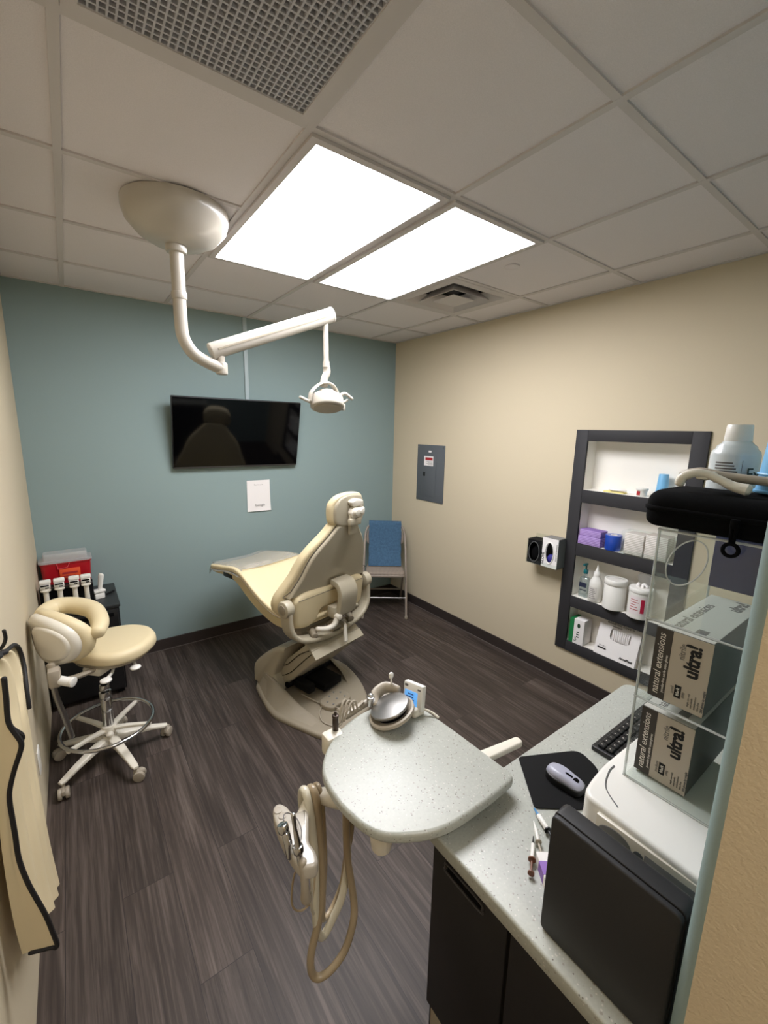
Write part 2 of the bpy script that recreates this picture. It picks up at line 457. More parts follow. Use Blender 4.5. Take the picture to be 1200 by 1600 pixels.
# ------------------------------------------------------------------ ceiling fixtures
def ceiling_light(i, label):
    t = thing('ceiling_light', label, 'ceiling light', (gx(i)+S/2, gy(0)+S, H), 0, 'lit ceiling panels')
    f = bmesh.new(); hx, hy = S/2-.013, S-.013; ix, iy = hx-.028, hy-.028
    holed(f, rect(-hx,-hy,hx,hy), rect(-ix,-iy,ix,iy), -.012, .01); obj('frame', f, M_['grid'], t, False)
    d = bmesh.new(); box(d, (-ix,-iy,-.004), (ix,iy,.004)); obj('diffuser', d, M_['lamp'], t, False)
    for sy in (-1, 1):
        s = bmesh.new(); cyl(s, (hx-.014, sy*(hy-.1), -.014), (hx-.014, sy*(hy-.1), -.011), .006, n=12); obj('latch', s, M_['white'], t)
    k = bmesh.new(); box(k, (-S/2, -S-.012, -.003), (S/2, -S+.012, .002)); box(k, (-S/2, S-.012, -.003), (S/2, S+.012, .002)); k.free()
    return t
ceiling_light(1, 'bright lit ceiling panel nearer the square-celled air grille')
ceiling_light(2, 'bright lit ceiling panel bordering the louvered air vent')
# egg-crate return grille
t = thing('return_air_grille', 'grey square-celled air grille in the ceiling at the top of the photo', 'air grille', (gx(0)+S/2, gy(-1)+S/2, H))
h = S/2-.013
f = bmesh.new(); holed(f, rect(-h,-h,h,h), rect(-h+.03,-h+.03,h-.03,h-.03), -.006, .02); obj('frame', f, M_['grid'], t, False)
f = bmesh.new(); hh = h-.03; n = 30
for k in range(n+1):
    x = -hh+2*hh*k/n
    box(f, (x-.0022, -hh, -.003), (x+.0022, hh, .010)); box(f, (-hh, x-.0022, -.0024), (hh, x+.0022, .0094))
obj('lattice', f, mat('grille_aluminium', (186,185,190), .5), t, False)
f = bmesh.new(); box(f, (-h,-h,.10), (h,h,.104)); [box(f, a, c) for a, c in (((-h,-h,.02),(-h+.004,h,.10)), ((h-.004,-h,.02),(h,h,.10)), ((-h,-h,.02),(h,-h+.004,.10)), ((-h,h-.004,.02),(h,h,.10)))]
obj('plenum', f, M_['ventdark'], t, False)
# louvered supply vent
t = thing('air_vent', 'square louvered air vent in the ceiling beside the lit panel', 'air vent', (gx(3)+S/2, gy(1)+S/2, H))
h = S/2-.013
f = bmesh.new(); holed(f, rect(-h,-h,h,h), rect(-h+.06,-h+.06,h-.06,h-.06), -.004, .012); obj('frame', f, M_['grid'], t, False)
def cone(bm, r0, z0, r1, z1, th=.004):
    A = [V((sx*r0, sy*r0, z0)) for sx, sy in ((-1,-1),(1,-1),(1,1),(-1,1))]; B = [V((sx*r1, sy*r1, z1)) for sx, sy in ((-1,-1),(1,-1),(1,1),(-1,1))]
    up = V((0,0,th)); loft(bm, [A, B, [p+up for p in B], [p+up for p in A]], False, closed=True)
for r0, z0, r1, z1 in ((.235,-.006,.175,.05), (.165,-.014,.105,.045)):
    f = bmesh.new(); cone(f, r0, z0, r1, z1); obj('louver', f, M_['grid'], t, False)
f = bmesh.new(); box(f, (-.098,-.098,-.016), (.098,.098,-.010), .002); obj('centre_plate', f, M_['grid'], t, False)
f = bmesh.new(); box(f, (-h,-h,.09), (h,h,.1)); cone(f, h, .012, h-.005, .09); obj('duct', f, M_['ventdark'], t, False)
t = bmesh.new(); lathe(t, [(.001,-.004),(.036,-.004),(.039,-.002),(.039,.004),(.001,.004)], T(2.03, 1.63, H)); tag(obj('sprinkler_cover', t, M_['ceil']), 'small round flat cover on the ceiling tile beyond the louvered vent', 'sprinkler cover')

# ------------------------------------------------------------------ dental light on the ceiling
t = thing('dental_light', 'ivory ceiling-hung dental exam light with bent pole and swing arm', 'exam light', (.45, 2.10, H))
b = bmesh.new(); lathe(b, [(.001,-.148),(.06,-.148),(.105,-.136),(.155,-.108),(.192,-.066),(.203,-.03),(.203,-.004),(.198,0),(.001,0)], n=48)
obj('canopy', b, M_['lampwhite'], t)
b = bmesh.new(); prism(b, roundpoly([(.05,-.05),(.15,-.075),(.15,.04),(.09,.06),(.05,.02)], .03), -.012, .006, .006, 0, M=T(.02,-.035,-.128) @ RY(-26)); obj('access_panel', b, M_['lampwhite'], t)
b = bmesh.new(); cyl(b, (-.012,-.01,-.175), (-.012,-.01,-.135), .04, .042, bev=.004); obj('collar', b, M_['lampwhite'], t)
b = bmesh.new(); cyl(b, (-.012,-.01,-.36), (-.012,-.01,-.16), .027); obj('pole', b, M_['lampwhite'], t)
b = bmesh.new(); cyl(b, (-.012,-.01,-.355), (-.012,-.01,-.325), .031, bev=.003); obj('pole_ring', b, M_['lampwhite'], t)
b = bmesh.new(); tube(b, [(-.012,-.01,-.345),(-.012,-.01,-.43),(-.006,-.01,-.505),(.03,-.008,-.565),(.09,-.004,-.598),(.155,0,-.62)], .0265, n=18); obj('elbow_pole', b, M_['lampwhite'], t)
b = bmesh.new(); cyl(b, (.152,0,-.645), (.152,0,-.592), .026, bev=.005); obj('pivot', b, M_['lampwhite'], t)
b = bmesh.new(); cyl(b, (.150,0,-.60), (.150,0,-.565), .018); obj('pivot_pin', b, M_['lampwhite'], t)
A = V((.105,0,-.55)); B = V((.725,0,-.295))
b = bmesh.new(); d = (B-A).normalized(); X = FR(A, d, (0,1,0)); L = (B-A).length
prism(b, circ(0, 0, .030, .037, 28), 0, L, .006, M=FR(A, (0,1,0), d.cross(V((0,1,0)))))
obj('spring_arm', b, M_['lampwhite'], t)
b = bmesh.new()
for s in (-1,): box(b, (.03, -.0325, -.004), (L-.03, -.0285, .004), M=X)
obj('arm_seam', b, M_['tandark'], t)
b = bmesh.new(); prism(b, circ(0, 0, .031, .039, 28), L-.004, L+.012, .005, M=FR(A, (0,1,0), d.cross(V((0,1,0))))); obj('end_cap', b, M_['lampwhite'], t)
HX = .707; 
b = bmesh.new(); cyl(b, (HX-.012,0,-.54), (HX-.014,0,-.335), .0135, n=16); cyl(b, (HX-.012,0,-.56), (HX-.012,0,-.53), .018, n=18); obj('drop_rod', b, M_['lampwhite'], t)
b = bmesh.new(); tube(b, [(HX-.012,0,-.55),(HX-.008,0,-.585),(HX-.024,0,-.62),(HX-.026,0,-.655)], [.019,.02,.019,.022], n=14, flat=.8); obj('neck', b, M_['lampwhite'], t)
LH = thing_head = bmesh.new()
c = V((HX-.02, -.02, -.735))
prism(LH, circ(0, 0, .093, .078, 36), -.04, .034, .026, .012, M=T(*c) @ RY(4) @ RX(-20)); obj('lamp_head', LH, M_['lampwhite'], t)
b = bmesh.new(); prism(b, circ(0, 0, .078, .062, 36), -.046, -.036, .003, M=T(*c) @ RY(4) @ RX(-20)); obj('lamp_lens', b, M_['tubegrey'], t)
b = bmesh.new(); prism(b, circ(.005, 0, .055, .045, 28), .02, .06, .022, 0, M=T(*c) @ RY(4) @ RX(-20)); obj('lamp_hood', b, M_['lampwhite'], t)
b = bmesh.new(); tube(b, [c+V((-.1,0,-.005)), c+V((-.088,0,.045)), c+V((-.03,0,.09)), c+V((.03,0,.086)), c+V((.065,0,.04)), c+V((.07,0,.0))], .022, n=12, flat=.3, up=(0,0,1)); obj('yoke', b, M_['lampwhite'], t)
for nm, pts in (('handle', [c+V((-.09,0,-.012)), c+V((-.125,0,.0)), c+V((-.155,0,.012))]), ('handle', [c+V((.075,0,.03)), c+V((.105,-.01,.045)), c+V((.14,-.015,.025)), c+V((.15,-.015,.018))])):
    b = bmesh.new(); tube(b, pts, .0085, n=10); obj(nm, b, M_['lampwhite'], t)
b = bmesh.new(); tube(b, [c+V((.07,0,.0)), c+V((.1,0,-.002)), c+V((.128,0,.012))], .007, n=10); box(b, c+V((.088,-.02,-.045)), c+V((.105,.01,-.01)), .004); obj('side_switch', b, M_['lampwhite'], t)

# ------------------------------------------------------------------ back wall: television, raceway, paper notice
t = thing('television', 'black flat-screen television mounted on the teal wall', 'television', (1.153, 3.59, 1.769))
b = bmesh.new(); box(b, (-.538,-.012,-.275), (.538,.02,.275), .006); obj('casing', b, M_['black'], t)
b = bmesh.new(); box(b, (-.531,-.0145,-.262), (.531,-.0115,.269)); obj('screen', b, M_['screen'], t, False)
b = bmesh.new(); box(b, (-.53,-.0155,-.275), (.53,-.011,-.2625), .002); obj('lower_bezel', b, mat('dark_bezel', (52,50,48), .4), t)
b = bmesh.new(); box(b, (-.3,.02,-.2), (.3,.045,.16), .01); obj('rear_housing', b, M_['black'], t)
b = bmesh.new(); box(b, (-.14,.044,-.03), (.14,.0865,.03), .004); obj('wall_bracket', b, M_['black'], t)
t.rotation_euler = (math.radians(12.2), 0, 0); t.scale = (.517/.538, 1, 1.018)
b = bmesh.new(); box(b, (1.236, YB-.016, 1.98), (1.268, YB, H-.004), .003); tag(obj('cable_raceway', b, mat('raceway_paint', (172,186,188), .5)), 'thin pale vertical cable cover running from the television up to the ceiling', 'cable cover')
t = thing('paper_notice', 'white paper notice taped to the teal wall below the television', 'notice', (1.322, YB, 1.228))
b = bmesh.new()
P = lambda u, v, k: V((-.103+.206*u+.006*v*v*(u-.5), -.0035-k-.014*max(0, v-.55)**2*4*(.3+u)*.6-.003*math.sin(u*3), .138-.276*v))
nu, nv = 8, 10
add(b, [P(u/nu, v/nv, k) for k in (0, .0012) for v in range(nv+1) for u in range(nu+1)],
    [(k*99+v*9+u, k*99+v*9+u+1, k*99+(v+1)*9+u+1, k*99+(v+1)*9+u) for k in (0,1) for v in range(nv) for u in range(nu)])
obj('sheet', b, M_['paper'], t)
b = bmesh.new(); MT = FR((0,-.0075,0), (1,0,0), (0,0,1))
text_bm(b, 'Review us on', .015, T(0,0,.098) @ MT)
obj('heading', b, M_['greytext'], t, False)
b = bmesh.new(); text_bm(b, 'Google', .03, T(.004,-.010,-.083) @ MT); obj('wordmark', b, M_['greytext'], t, False)

# ------------------------------------------------------------------ right wall: breaker panel
t = thing('electrical_panel', 'grey metal breaker panel on the beige wall', 'electrical panel', (XR, 3.083, 1.415), 90)   # local x = +y, local y = -x (out of the wall is +y)
def PX(y, z): return (y-3.083, z-1.415)
b = bmesh.new(); box(b, (-.193, -.002, -.275), (.193, .007, .276), .002); obj('cover', b, M_['panelgrey'], t)
b = bmesh.new(); box(b, (-.085, .007, -.225), (.118, .0105, .18), .0015); obj('door', b, M_['panelgrey'], t)
b = bmesh.new(); box(b, (.065, .0105, -.03), (.098, .0125, .012), .002); box(b, (.073, .0125, -.012), (.09, .016, .006), .001); obj('latch', b, M_['black'], t)
b = bmesh.new(); box(b, (-.045, .0105, .075), (.085, .0112, .168)); lb = obj('warning_label', b, M_['paper'], t, False)
b = bmesh.new(); box(b, (-.035, .0112, .128), (.068, .0116, .156)); obj('label_band', b, M_['redlabel'], lb, False)
b = bmesh.new()
for k in range(4): box(b, (-.035, .0112, .115-.0105*k), (.05-.02*(k % 2), .0115, .119-.0105*k))
obj('label_print', b, M_['greytext'], lb, False)
b = bmesh.new(); box(b, (-.012, .007, .205), (.03, .0078, .222)); obj('tag', b, M_['paper'], t, False)
for sx in (-.175, .175):
    for sz in (-.255, .255):
        b = bmesh.new(); cyl(b, (sx, .006, sz), (sx, .0092, sz), .006, n=12); obj('screw', b, M_['steel'], t)

# ------------------------------------------------------------------ recessed shelf unit
FX = XR-.014; BX = XR+.115
t = thing('recessed_shelf_unit', 'charcoal-framed white recessed shelf unit set into the beige wall', 'shelf unit', (XR, 1.23, .261))
def ub(b, lo, hi, bev=0): box(b, (lo[0]-XR, lo[1]-1.23, lo[2]-.261), (hi[0]-XR, hi[1]-1.23, hi[2]-.261), bev)
oy0, oy1, oz0, oz1, iy0, iy1, iz0, iz1 = .847, 1.614, .261, 1.852, .931, 1.532, .337, 1.779
b = bmesh.new(); ub(b, (FX,oy0,oz0), (XR+.004,iy0,oz1), .002); ub(b, (FX,iy1,oz0), (XR+.004,oy1,oz1), .002); ub(b, (FX,iy0,oz0), (XR+.004,iy1,iz0), .002); ub(b, (FX,iy0,iz1), (XR+.004,iy1,oz1), .002)
obj('frame', b, M_['charcoal'], t)
b = bmesh.new(); ub(b, (BX,iy0-.03,oz0+.03), (BX+.01,iy1+.03,oz1-.03)); obj('back_panel', b, M_['shelfwhite'], t, False)
b = bmesh.new(); ub(b, (XR+.004,iy0-.02,iz0-.03), (BX,iy0,iz1+.02)); ub(b, (XR+.004,iy1,iz0-.03), (BX,iy1+.02,iz1+.02)); ub(b, (XR+.004,iy0,iz1), (BX,iy1,iz1+.02)); obj('side_panels', b, M_['shelfwhite'], t, False)
SHELF = [1.45, 1.072, .683, iz0]
for z in SHELF:
    b = bmesh.new(); ub(b, (XR-.002,iy0,z-.022), (BX,iy1,z)); obj('shelf', b, M_['shelfwhite'], t, False)
for z, d in ((1.45,.089), (1.072,.089), (.683,.083)):
    b = bmesh.new(); ub(b, (FX+.002,iy0,z-d), (XR-.002,iy1,z-.001), .001); obj('shelf_front', b, M_['charcoal'], t)

# --- things on the shelves
z1, z2, z3, z4 = [z+.001 for z in SHELF]
b = bmesh.new(); box(b, (2.835,1.27,z1), (2.885,1.40,z1+.008), .001, M=None); tag(obj('note_pad', b, M_['yellow']), 'pale yellow pad lying on the top shelf of the wall recess', 'pad')
b = bmesh.new(); ellip(b, (2.86,1.32,z1+.019), (.03,.06,.0105), n=18, m=8); tag(obj('gauze_packet', b, M_['paper']), 'small white packet lying on the pale yellow pad', 'packet')
t = thing('small_jar', 'small white jar with dark red label on the top shelf of the wall recess', 'jar', (2.855,1.17,z1))
b = bmesh.new(); lathe(b, [(.001,0),(.027,0),(.029,.004),(.029,.036),(.001,.036)], n=24); obj('body', b, M_['white'], t)
b = bmesh.new(); lathe(b, [(.001,.036),(.033,.036),(.034,.039),(.034,.048),(.031,.051),(.001,.051)], n=24); obj('lid', b, M_['white'], t)
b = bmesh.new(); rings = [[V((.0295*math.cos(a), .0295*math.sin(a), z)) for a in [math.radians(130+6*k) for k in range(10)]] for z in (.006,.032)]
add(b, rings[0]+rings[1], [(k,k+1,11+k,10+k) for k in range(9)]); obj('label', b, M_['redlabel'], t)
def cup(name, label, loc, M=None, h=.145, group=None, tip=0):
    b = bmesh.new()
    lathe(b, [(.036,0),(.038,.002),(.038,.005),(.034,.007),(.0265,h-.004),(.0245,h),(.001,h),(.001,h-.003),(.0225,h-.003),(.031,.005),(.034,0)], n=28)
    for k in range(2): lathe(b, [(.0353-.0004*k,.022+.014*k),(.0362-.0004*k,.0235+.014*k),(.035-.0004*k,.026+.014*k)], n=28)
    o = obj(name, b, M_['ltblue']); o.location = loc; return tag(o, label, 'cup', group)
cup('plastic_cup', 'light blue upturned cup stack on the top shelf of the wall recess', (2.885,1.072,z1))
t = thing('paper_stack', 'stack of lilac paper bibs on the second shelf, at its left end', 'paper stack', (2.866,1.447,z2))
b = bmesh.new(); box(b, (-.052,-.078,0), (.05,.078,.06), .003); obj('lower_bundle', b, M_['purple'], t)
b = bmesh.new(); box(b, (-.047,-.074,.0605), (.046,.074,.105), .003); obj('upper_bundle', b, M_['purple'], t)
t = thing('film_roll', 'shiny blue roll standing on the second shelf beside the lilac paper', 'roll', (2.858,1.305,z2))
b = bmesh.new(); lathe(b, [(.02,0),(.049,0),(.05,.002),(.05,.098),(.049,.1),(.02,.1),(.02,0)], n=32); obj('film', b, M_['blue'], t)
b = bmesh.new(); lathe(b, [(.016,0),(.0195,0),(.0195,.101),(.016,.101),(.016,0)], n=24); obj('core', b, M_['paper'], t)
t = thing('acrylic_tray', 'clear acrylic tray of folded white paper on the second shelf of the wall recess', 'tray', (2.862,1.1,z2))
b = bmesh.new(); box(b, (-.058,-.135,0), (.058,.135,.003)); box(b, (-.058,-.135,.003), (-.055,.135,.03)); box(b, (.055,-.135,.003), (.058,.135,.15)); box(b, (-.055,.132,.003), (.055,.135,.15)); box(b, (-.055,-.135,.003), (.055,-.132,.15)); obj('tray', b, M_['clear'], t, False)
for k, (y0, y1, h) in enumerate(((-.128,-.004,.152), (.004,.118,.14))):
    b = bmesh.new(); box(b, (2.862-.05,1.1+y0,z2+.004), (2.862+.05,1.1+y1,z2+h), .004)
    tag(obj('paper_bundle', b, M_['paperlines']), ('folded white paper bundle nearer the camera in the clear tray' if k == 0 else 'folded white paper bundle next to the blue roll in the clear tray'), 'paper bundle', 'paper bundles in the tray')
# third shelf
t = thing('sanitizer_bottle', 'clear pump bottle with teal pump on the third shelf', 'pump bottle', (2.868,1.47,z3))
b = bmesh.new(); prism(b, roundpoly([(-.022,-.034),(.022,-.034),(.022,.034),(-.022,.034)], .018), 0, .15, .022, .004); cyl(b, (0,0,.14), (0,0,.175), .013); obj('bottle', b, M_['bottle'], t)
b = bmesh.new(); box(b, (-.0235,-.026,.075), (-.0225,.026,.108)); box(b, (-.0235,-.026,.05), (-.0225,.02,.056)); obj('label', b, mat('navy_label', (34,42,66), .5), t)
b = bmesh.new(); cyl(b, (0,0,.172), (0,0,.2), .016, bev=.003); cyl(b, (0,0,.198), (0,0,.235), .006, n=12); box(b, (-.035,-.008,.232), (.012,.008,.246), .003); obj('pump', b, M_['teald'], t)
t = thing('dropper_bottle', 'white squeeze bottle with pointed nozzle on the third shelf', 'bottle', (2.852,1.382,z3))
b = bmesh.new(); lathe(b, [(.001,0),(.038,0),(.041,.004),(.041,.125),(.038,.145),(.022,.175),(.02,.18),(.001,.18)], n=32); obj('body', b, M_['white'], t)
b = bmesh.new(); lathe(b, [(.001,.18),(.021,.18),(.021,.205),(.012,.218),(.008,.235),(.0045,.258),(.001,.26)], n=24); obj('nozzle', b, M_['white'], t)
b = bmesh.new(); rings = [[V((.0416*math.cos(a), .0416*math.sin(a), z)) for a in [math.radians(140+9*k) for k in range(10)]] for z in (.02,.11)]
add(b, rings[0]+rings[1], [(k,k+1,11+k,10+k) for k in range(9)]); lb = obj('label', b, mat('pale_label', (214,210,204), .6), t)
b = bmesh.new()
for q in range(6):
    rings = [[V((.042*math.cos(a), .042*math.sin(a), z)) for a in [math.radians(148+7*k) for k in range(10-(q % 3))]] for z in (.028+.013*q, .032+.013*q)]
    n = len(rings[0]); add(b, rings[0]+rings[1], [(k,k+1,n+1+k,n+k) for k in range(n-1)])
obj('print', b, M_['greytext'], lb)
t = thing('white_canister', 'plain white screw-lid canister in the middle of the third shelf', 'canister', (2.843,1.248,z3))
b = bmesh.new(); lathe(b, [(.001,0),(.063,0),(.067,.004),(.067,.16),(.063,.166),(.063,.172),(.001,.172)], n=40); obj('body', b, M_['white'], t)
b = bmesh.new(); lathe(b, [(.001,.170),(.068,.170),(.07,.173),(.07,.2),(.067,.204),(.061,.204),(.058,.198),(.001,.198)], n=40); obj('lid', b, M_['white'], t)
t = thing('wipes_tub', 'white wipes tub with crimson label and raised lid on the third shelf', 'wipes tub', (2.84,1.088,z3))
b = bmesh.new(); lathe(b, [(.001,0),(.064,0),(.068,.004),(.068,.165),(.062,.172),(.001,.172)], n=40); obj('body', b, M_['white'], t)
b = bmesh.new(); lathe(b, [(.001,.168),(.069,.168),(.071,.171),(.071,.19),(.067,.196),(.05,.199),(.001,.199)], n=40); obj('rim', b, M_['white'], t)
b = bmesh.new(); prism(b, circ(0,0,.052,n=30), 0, .008, .003, M=T(.045,.0,.235) @ RY(62)); obj('open_lid', b, M_['frost'], t)
b = bmesh.new()
for k in range(6): ellip(b, (.02*math.cos(k*1.2), .026*math.sin(k*1.2), .205), (.012,.012,.012+.004*(k % 2)), n=10, m=6)
obj('wipe', b, M_['paper'], t)
b = bmesh.new(); rings = [[V((.0686*math.cos(a), .0686*math.sin(a), z)) for a in [math.radians(150+6*k) for k in range(14)]] for z in (.03,.15)]
add(b, rings[0]+rings[1], [(k,k+1,15+k,14+k) for k in range(13)]); lb = obj('label', b, mat('pink_label', (232,222,222), .5), t)
b = bmesh.new(); rings = [[V((.069*math.cos(a), .069*math.sin(a), z)) for a in [math.radians(206+3*k) for k in range(7)]] for z in (.045,.135)]
add(b, rings[0]+rings[1], [(k,k+1,8+k,7+k) for k in range(6)]); obj('label_band', b, M_['crimson'], lb)
b = bmesh.new()
for q in range(5):
    n = 8-(q % 3); rings = [[V((.069*math.cos(a), .069*math.sin(a), z)) for a in [math.radians(155+6*k) for k in range(n)]] for z in (.06+.016*q, .064+.016*q)]
    add(b, rings[0]+rings[1], [(k,k+1,n+1+k,n+k) for k in range(n-1)])
obj('print', b, M_['redlabel'], lb)
# bottom shelf
t = thing('small_carton', 'small white carton with green end on the bottom shelf', 'carton', (2.868,1.455,z4))
b = bmesh.new(); box(b, (-.052,-.045,0), (.052,.03,.185), .001); obj('carton', b, M_['paper'], t, False)
b = bmesh.new(); box(b, (-.0525,.03,0), (.052,.062,.18), .001); obj('green_side', b, M_['green'], t, False)
b = bmesh.new(); prism(b, circ(0,0,.011,.017,20), 0, .0006, M=FR((-.0525,-.006,.14), (0,-1,0), (0,0,1)))
for k in range(3): box(b, (-.0527,-.012,.05+.018*k), (-.052,.006,.058+.018*k))
text_bm(b, 'Epic', .022, FR((-.0527,.012,.035), (0,0,1), (0,1,0))); obj('print', b, mat('green_black_print', (30,60,36), .6), t, False)
t = thing('tissue_carton', 'white dispenser carton of headrest covers leaning on the bottom shelf', 'carton', (2.812,1.19,z4))
MC = T(-.004,0,.002) @ RY(15)
b = bmesh.new(); n = 24
outer = [V((y, z)) for y, z in [(-.135+.27*min(1,max(0,u)), 0) for u in ()]]
def rectn(x0, y0, x1, y1, n=24):
    q = n//4; P = []
    for k in range(q): P.append((x0+(x1-x0)*k/q, y0))
    for k in range(q): P.append((x1, y0+(y1-y0)*k/q))
    for k in range(q): P.append((x1-(x1-x0)*k/q, y1))
    for k in range(q): P.append((x0, y1-(y1-y0)*k/q))
    return P
FACE = MC @ FR((0,0,0), (0,-1,0), (0,0,1))
inner = []
for (x, y) in rectn(-.135, 0, .135, .27):
    a = math.atan2(y-.135, x); u = .066*math.cos(a); w = .045*math.sin(a)
    k = 1/max(abs(math.cos(a))**4+abs(math.sin(a))**4, .1)**.25
    inner.append((u*k+.01, .165+w*k))
holed(b, rectn(-.135,0,.135,.27), inner, -.002, 0, FACE)
box(b, (.0,-.135,0), (.004,-.131,.27), M=MC); obj('front_panel', b, M_['paper'], t, False)
b = bmesh.new(); box(b, (.003,-.134,.001), (.022,.134,.05), M=MC); box(b, (.003,-.134,.23), (.022,.134,.268), M=MC); box(b, (.018,-.134,.05), (.022,.134,.23), M=MC); obj('carton', b, M_['paper'], t, False)
b = bmesh.new()
for k in range(9): tube(b, [(.010,-.062+.012*k,.125),(.006+.004*(k % 2),-.06+.012*k,.16),(.010,-.062+.013*k,.19)], .0055, n=6, sub=3, M=MC)
obj('tissue', b, M_['paper'], t)
b = bmesh.new(); TM = lambda u, v: MC @ FR((-.0028,-u,v), (0,-1,0), (0,0,1))
text_bm(b, 'headrest covers', .027, TM(-.0,.236)); text_bm(b, 'tissue/poly', .015, TM(-.02,.217)); text_bm(b, '10 x 10 in', .012, TM(-.085,.065)); text_bm(b, 'AccuPlast', .021, TM(.075,.03), bold=.0006); box(b, (-.003,.06,.045), (-.0022,.115,.054), M=MC)
obj('print', b, M_['ink'], t, False)

# ------------------------------------------------------------------ small glove dispenser on the right wall
t = thing('glove_dispenser', 'small clear wall holder with two glove boxes left of the shelf unit', 'glove holder', (XR, 1.73, .868))
b = bmesh.new(); x0 = -.115
box(b, (x0,-.128,0), (-.001,.128,.003)); box(b, (-.004,-.128,.003), (-.001,.128,.21)); box(b, (x0,.125,.003), (-.004,.128,.185)); box(b, (x0,-.128,.003), (-.004,-.125,.225)); box(b, (x0,-.128,.003), (x0+.003,.128,.03)); box(b, (x0,.002,.03), (-.004,.005,.2))
obj('acrylic_holder', b, M_['clear'], t, False)
def glove_box(nm, label, y0, y1, h, m, topm, oval):
    t = thing('glove_box', label, 'glove box', (XR-.058,(y0+y1)/2,.8715), 0, 'glove boxes in the wall holder')
    w = (y1-y0)/2
    b = bmesh.new(); n = 32
    F = FR((-.052,0,h/2), (0,-1,0), (0,0,1)); hole = [(oval[0]*math.cos(math.atan2(y, x)), oval[1]*math.sin(math.atan2(y, x))) for x, y in rectn(-w,-h/2,w,h/2,n)]
    holed(b, rectn(-w,-h/2,w,h/2,n), hole, -.002, 0, F); obj('front_face', b, m, t, False)
    b = bmesh.new(); box(b, (-.05,-w,0), (.05,-w+.002,h)); box(b, (-.05,w-.002,0), (.05,w,h)); box(b, (-.05,-w,0), (.05,w,.002)); box(b, (-.05,-w,h-.002), (.05,w,h)); box(b, (.048,-w,0), (.05,w,h)); obj('carton', b, topm, t, False)
    return t, w, h
t, w, h = glove_box('a', 'black glove box in the small wall holder', 1.738, 1.852, .178, M_['blackm'], M_['blackm'], (.042,.074))
b = bmesh.new(); tube(b, [V((-.0545,.043*math.cos(a),h/2+.075*math.sin(a))) for a in [2*PI*k/20 for k in range(20)]], .0016, n=6, sub=2, closed=True); obj('opening_rim', b, M_['grey'], t)
b = bmesh.new(); ellip(b, (-.01,0,.07), (.03,.045,.06)); obj('glove', b, M_['slot'], t)
t, w, h = glove_box('b', 'white and grey glove box with blue gloves in the small wall holder', 1.606, 1.73, .215, M_['paper'], M_['grey'], (.03,.072))
b = bmesh.new(); tube(b, [V((-.0545,.034*math.cos(a)+.002,h/2+.078*math.sin(a))) for a in [2*PI*k/20 for k in range(20)]], .004, n=6, sub=2, closed=True); obj('opening_rim', b, M_['white'], t)
b = bmesh.new(); ellip(b, (-.025,.0,.06), (.022,.03,.034)); obj('glove', b, mat('blue_glove', (40,36,120), .6), t)
b = bmesh.new(); text_bm(b, 'GLOVE', .028, FR((-.0525,.052,.06), (0,0,1), (0,1,0)), bold=.001); text_bm(b, 'natural extensions', .017, FR((-.0525,-.051,.12), (0,0,1), (0,1,0))); obj('print', b, M_['ink'], t, False)

# ------------------------------------------------------------------ patient chair (local x across, local y towards the feet)
t = thing('dental_chair', 'cream vinyl reclining dental chair on a tan base in the middle of the room', 'dental chair', (1.294, 2.378, 0), 15)
base = [(-.22,.50),(-.352,.25),(-.395,.09),(-.385,-.02),(-.345,-.25),(-.315,-.325),(-.24,-.35),(.0,-.35),(.1,-.30),(.26,-.06),(.34,.22),(.26,.47),(.15,.52)]
bo = spline([V((x,y,0)) for x,y in base], 3, True); bo = [V((p.x,p.y)) for p in bo]
b = bmesh.new(); prism(b, bo, 0, .032, .018, .003, seg=4); obj('base_plate', b, M_['tandark'], t)
# side wings that rise from the plate to the hood
b = bmesh.new()
def wedge(bm, pts_low, pts_top, th):
    n = len(pts_low)
    A = [V(p) for p in pts_low]; B = [V(p) for p in pts_top]; C = [p+V(th) for p in B]
    vs = A+B+C
    fs = [(k,k+1,n+k+1,n+k) for k in range(n-1)]+[(n+k,n+k+1,2*n+k+1,2*n+k) for k in range(n-1)]+[(k+1,k,2*n+k,2*n+k+1) for k in range(n-1)]+[(0,n,2*n),(n-1,3*n-1,2*n-1)]
    add(bm, vs, fs)
wedge(b, [(-.25,.46,.028),(-.34,.24,.028),(-.372,.09,.028),(-.36,-.03,.028),(-.325,-.22,.028)], [(-.25,.44,.16),(-.285,.25,.15),(-.292,.13,.125),(-.285,-.02,.07),(-.27,-.2,.032)], (.022,0,-.004))
wedge(b, [(.24,.45,.028),(.30,.22,.028),(.275,.05,.028),(.2,-.09,.028)], [(.22,.42,.13),(.235,.22,.12),(.215,.06,.07),(.165,-.07,.032)], (-.022,0,-.004))
obj('base_wing', b, M_['tandark'], t, angle=50)
b = bmesh.new()      # hood over the lower end of the lift arm
prof = spline([V((.49,.03,0)), V((.49,.14,0)), V((.455,.205,0)), V((.34,.305,0)), V((.22,.385,0)), V((.12,.415,0))], 5)
pp = [V((p.x,p.y)) for p in prof]+[V((.255,.165)), V((.205,.06)), V((.24,.03))]
prism(b, pp, -.255, .215, .03, M=FR((-.01,0,0), (0,1,0), (0,0,1)), seg=4)
obj('lift_hood', b, M_['tan'], t)
b = bmesh.new(); prism(b, [(.30,.19),(.215,.075),(-.105,.385),(-.085,.44),(-.02,.47)], -.195, .195, .012, M=FR((0,0,0), (0,1,0), (0,0,1))); obj('lift_arm', b, M_['tan'], t)
b = bmesh.new()
for s in (-.2, .2):
    tube(b, [(s,.26,.215),(s,.18,.25),(s,.05,.37),(s,-.07,.445)], .0025, n=6); tube(b, [(s,.235,.145),(s,.14,.21),(s,.0,.35),(s,-.08,.425)], .0025, n=6)
obj('arm_seam', b, M_['slot'], t)
